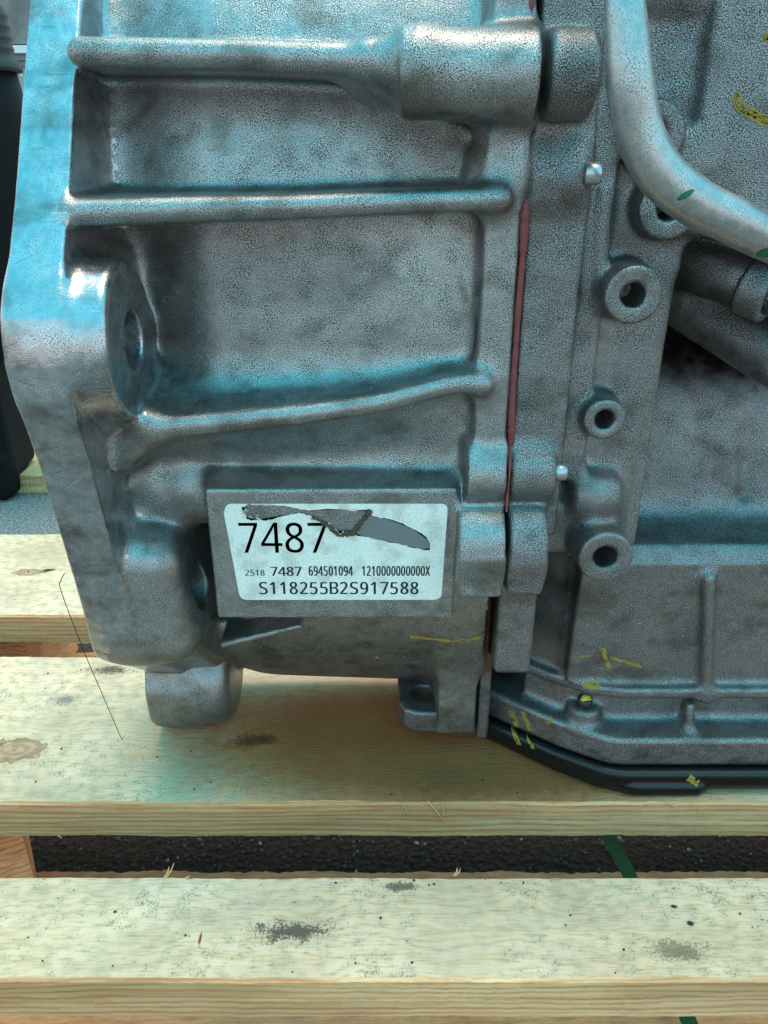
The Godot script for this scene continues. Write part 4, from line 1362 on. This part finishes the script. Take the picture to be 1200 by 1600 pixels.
func build_around(black_paint: Material) -> void:
	# green strap under the front boards
	var st := SurfaceTool.new()
	st.begin(Mesh.PRIMITIVE_TRIANGLES)
	var path := [Vector3(0.1335, -0.0638, -0.4200), Vector3(0.1405, -0.0662, -0.3720), Vector3(0.1517, -0.0831, -0.3565), Vector3(0.1602, -0.0964, -0.3150), Vector3(0.1660, -0.1056, -0.2790), Vector3(0.1772, -0.1259, -0.2400)]
	for i in path.size() - 1:
		var a: Vector3 = path[i]
		var b: Vector3 = path[i + 1]
		var sd := Vector3(0.0042, 0.0010, 0)
		var up := Vector3(-0.00015, 0.0006, 0.0002)
		var c := [a - sd, a + sd, b + sd, b - sd]
		for v in [0, 1, 2, 0, 2, 3]: st.add_vertex(c[v])
		for v in [0, 2, 1, 0, 3, 2]: st.add_vertex(c[v] - up)
		for e in [[0, 3], [1, 2]]:
			for v in [c[e[0]], c[e[1]], c[e[1]] - up, c[e[0]], c[e[1]] - up, c[e[0]] - up]: st.add_vertex(v)
	st.generate_normals()
	var strap := put("packing_strap", st.commit(), plain(Color(0.05, 0.33, 0.19), 0.35))
	strap.set_meta("label", "green plastic packing strap running down between the pallet boards")
	strap.set_meta("category", "strap")
	# stray wire strand
	var wire := put("wire_strand", tube([Vector3(-0.1444, 0.1520, -0.3160), Vector3(-0.1477, 0.1469, -0.3180), Vector3(-0.1498, 0.1393, -0.3210), Vector3(-0.1547, 0.0920, -0.3430), Vector3(-0.1569, 0.0495, -0.3610), Vector3(-0.1589, 0.0005, -0.3810)], [0.00022, 0.00022, 0.00022, 0.00022, 0.00022, 0.00022], 6, 8), plain(Color(0.2, 0.21, 0.22), 0.4, 0.6))
	wire.set_meta("label", "thin bent dark wire leaning from gearbox flange down onto the board")
	wire.set_meta("category", "wire")
	# ---------- the black machine part at the left, standing on the ground behind
	var bp := thing("machine_part", "black machine part with ribbed collar behind the gearbox's left edge", "machine part")
	var soot := plain(Color(0.07, 0.075, 0.08), 0.62)
	soot.metallic_specular = 0.25
	bp.position = Vector3(-0.477, -0.145, -1.06)
	var tubep := [Vector2(0, 0.27), Vector2(0.062, 0.27), Vector2(0.064, 0.29), Vector2(0.060, 0.40), Vector2(0.052, 0.50), Vector2(0.046, 0.548), Vector2(0, 0.548)]
	put("tapered_sleeve", lathe(tubep, 48), soot, bp)
	var col: Array = [Vector2(0, 0.546), Vector2(0.053, 0.546), Vector2(0.0535, 0.551), Vector2(0.050, 0.556)]
	for k in 4: col.append_array([Vector2(0.0475, 0.560 + k * 0.011), Vector2(0.0455, 0.564 + k * 0.011), Vector2(0.0475, 0.568 + k * 0.011)])
	col.append_array([Vector2(0.046, 0.606), Vector2(0.043, 0.612), Vector2(0.036, 0.615), Vector2(0, 0.615)])
	put("ribbed_collar", lathe(col, 48), plain(Color(0.085, 0.11, 0.105), 0.6), bp)
	var ls := solid(71)
	var lg := ls.group("lower_casing", 0)
	ls.rough = 0.0
	ls.box(lg, -0.20, -0.054, 0.03, 0.30, -0.09, 0.0, 0.010, 0.004)
	ls.box(lg, -0.20, -0.058, 0.0, 0.075, -0.07, 0.012, 0.014, 0.004)
	ls.box(lg, -0.06, 0.05, 0.20, 0.29, -0.085, -0.02, 0.012, 0.02)
	cast(ls, bp, [soot], 0.006)
	# ---------- a plank on the ground
	var pk := put("loose_plank", plank(-1.1, -0.15, -0.1445, -0.116, -1.085, -1.19, 12, 0.002), null)
	var pw := wood_map(461, Color(0.90, 0.80, 0.62), Color(0.72, 0.52, 0.32), 0.8, 0.3, 20.0, Color(0.3, 0.22, 0.16))
	for k in 2: pk.set_surface_override_material(k, wood_material(pw, Vector3(1.2, 4.0, 1), 0.05))
	pk.set_meta("label", "pale loose plank lying on the asphalt beyond the pallet")
	pk.set_meta("category", "plank")
	# ---------- grey cabinet far behind
	var cb := thing("storage_cabinet", "dusty grey brown cabinet with a white rail, far behind at upper left", "cabinet")
	cb.position = Vector3(-1.0, -0.145, -2.2)
	var boxm := BoxMesh.new()
	boxm.size = Vector3(1.1, 1.0, 0.5)
	var nt := NoiseTexture2D.new()
	nt.noise = FastNoiseLite.new()
	nt.noise.frequency = 0.008
	nt.noise.fractal_octaves = 5
	nt.seamless = true
	nt.width = 512
	nt.height = 512
	var gr := Gradient.new()
	gr.set_color(0, Color(0.40, 0.36, 0.35))
	gr.set_color(1, Color(0.58, 0.54, 0.52))
	nt.color_ramp = gr
	var dusty := plain(Color(1, 1, 1), 0.7)
	dusty.albedo_texture = nt
	dusty.uv1_triplanar = true
	dusty.uv1_scale = Vector3(3, 3, 3)
	var up := put("upper_panel", boxm, dusty, cb)
	up.position = Vector3(0, 1.18, -0.25)
	var lowm := BoxMesh.new()
	lowm.size = Vector3(1.1, 0.66, 0.5)
	var lo := put("lower_panel", lowm, plain(Color(0.62, 0.61, 0.64), 0.6), cb)
	lo.position = Vector3(0, 0.33, -0.25)
	var white := plain(Color(0.85, 0.85, 0.85), 0.4)
	for k in [[0.668, 0.016, 0.02], [0.648, 0.005, 0.012], [0.636, 0.004, 0.010]]:
		var rm := BoxMesh.new()
		rm.size = Vector3(1.12, k[1], k[2])
		var rl := put("rail", rm, white if k[1] > 0.01 else plain(Color(0.45, 0.44, 0.46), 0.5), cb)
		rl.position = Vector3(0, k[0], k[2] * 0.5)
	var sans := SystemFont.new()
	sans.font_names = PackedStringArray(["Droid Serif"])
	lettering("No", sans, 0.104, 0.150, 0.612, 0.020, 0.001, white, cb)

# loose stones on the dirt under the pallet, and dirt crumbs on its boards
func build_grit() -> void:
	var rng := RandomNumberGenerator.new()
	rng.seed = 77
	var stone := SphereMesh.new()
	stone.radius = 1.0
	stone.height = 1.5
	stone.radial_segments = 7
	stone.rings = 4
	var sm := plain(Color(1, 1, 1), 0.9)
	sm.vertex_color_use_as_albedo = true
	for kind in 2:
		var n := 5200 if kind == 0 else 320
		var mm := MultiMesh.new()
		mm.transform_format = MultiMesh.TRANSFORM_3D
		mm.use_colors = true
		mm.mesh = stone
		mm.instance_count = n
		for i in n:
			var r := 0.0004 + 0.0018 * pow(rng.randf(), 5.0)
			var p := Vector3(rng.randf_range(-0.32, 0.42), -0.1405, rng.randf_range(-0.40, -0.56))
			if kind == 1:
				r = 0.00025 + 0.0006 * pow(rng.randf(), 4.0)
				var b := rng.randi_range(0, 2)
				p = Vector3(rng.randf_range(-0.3, 0.3), 0.0003, rng.randf_range([-0.23, -0.335, -0.525][b], [-0.28, -0.46, -0.65][b]))
			var bs := Basis.from_euler(Vector3(rng.randf() * 6.0, rng.randf() * 6.0, rng.randf() * 6.0)).scaled(Vector3(r, r * 0.7, r))
			mm.set_instance_transform(i, Transform3D(bs, p))
			var g := rng.randf_range(0.03, 0.14) if rng.randf() < 0.93 else rng.randf_range(0.25, 0.5)
			mm.set_instance_color(i, Color(g, g * 0.84, g * 0.72) if kind == 0 else Color(0.035, 0.03, 0.026))
		var o := MultiMeshInstance3D.new()
		o.name = "gravel" if kind == 0 else "dirt_crumbs"
		o.multimesh = mm
		o.material_override = sm
		add_child(o, true)
		o.set_meta("kind", "stuff")
		o.set_meta("label", "fine dark gravel on the dirt under the pallet boards" if kind == 0 else "tiny dark dirt crumbs scattered over the pallet boards")
		o.set_meta("category", "gravel" if kind == 0 else "dirt")
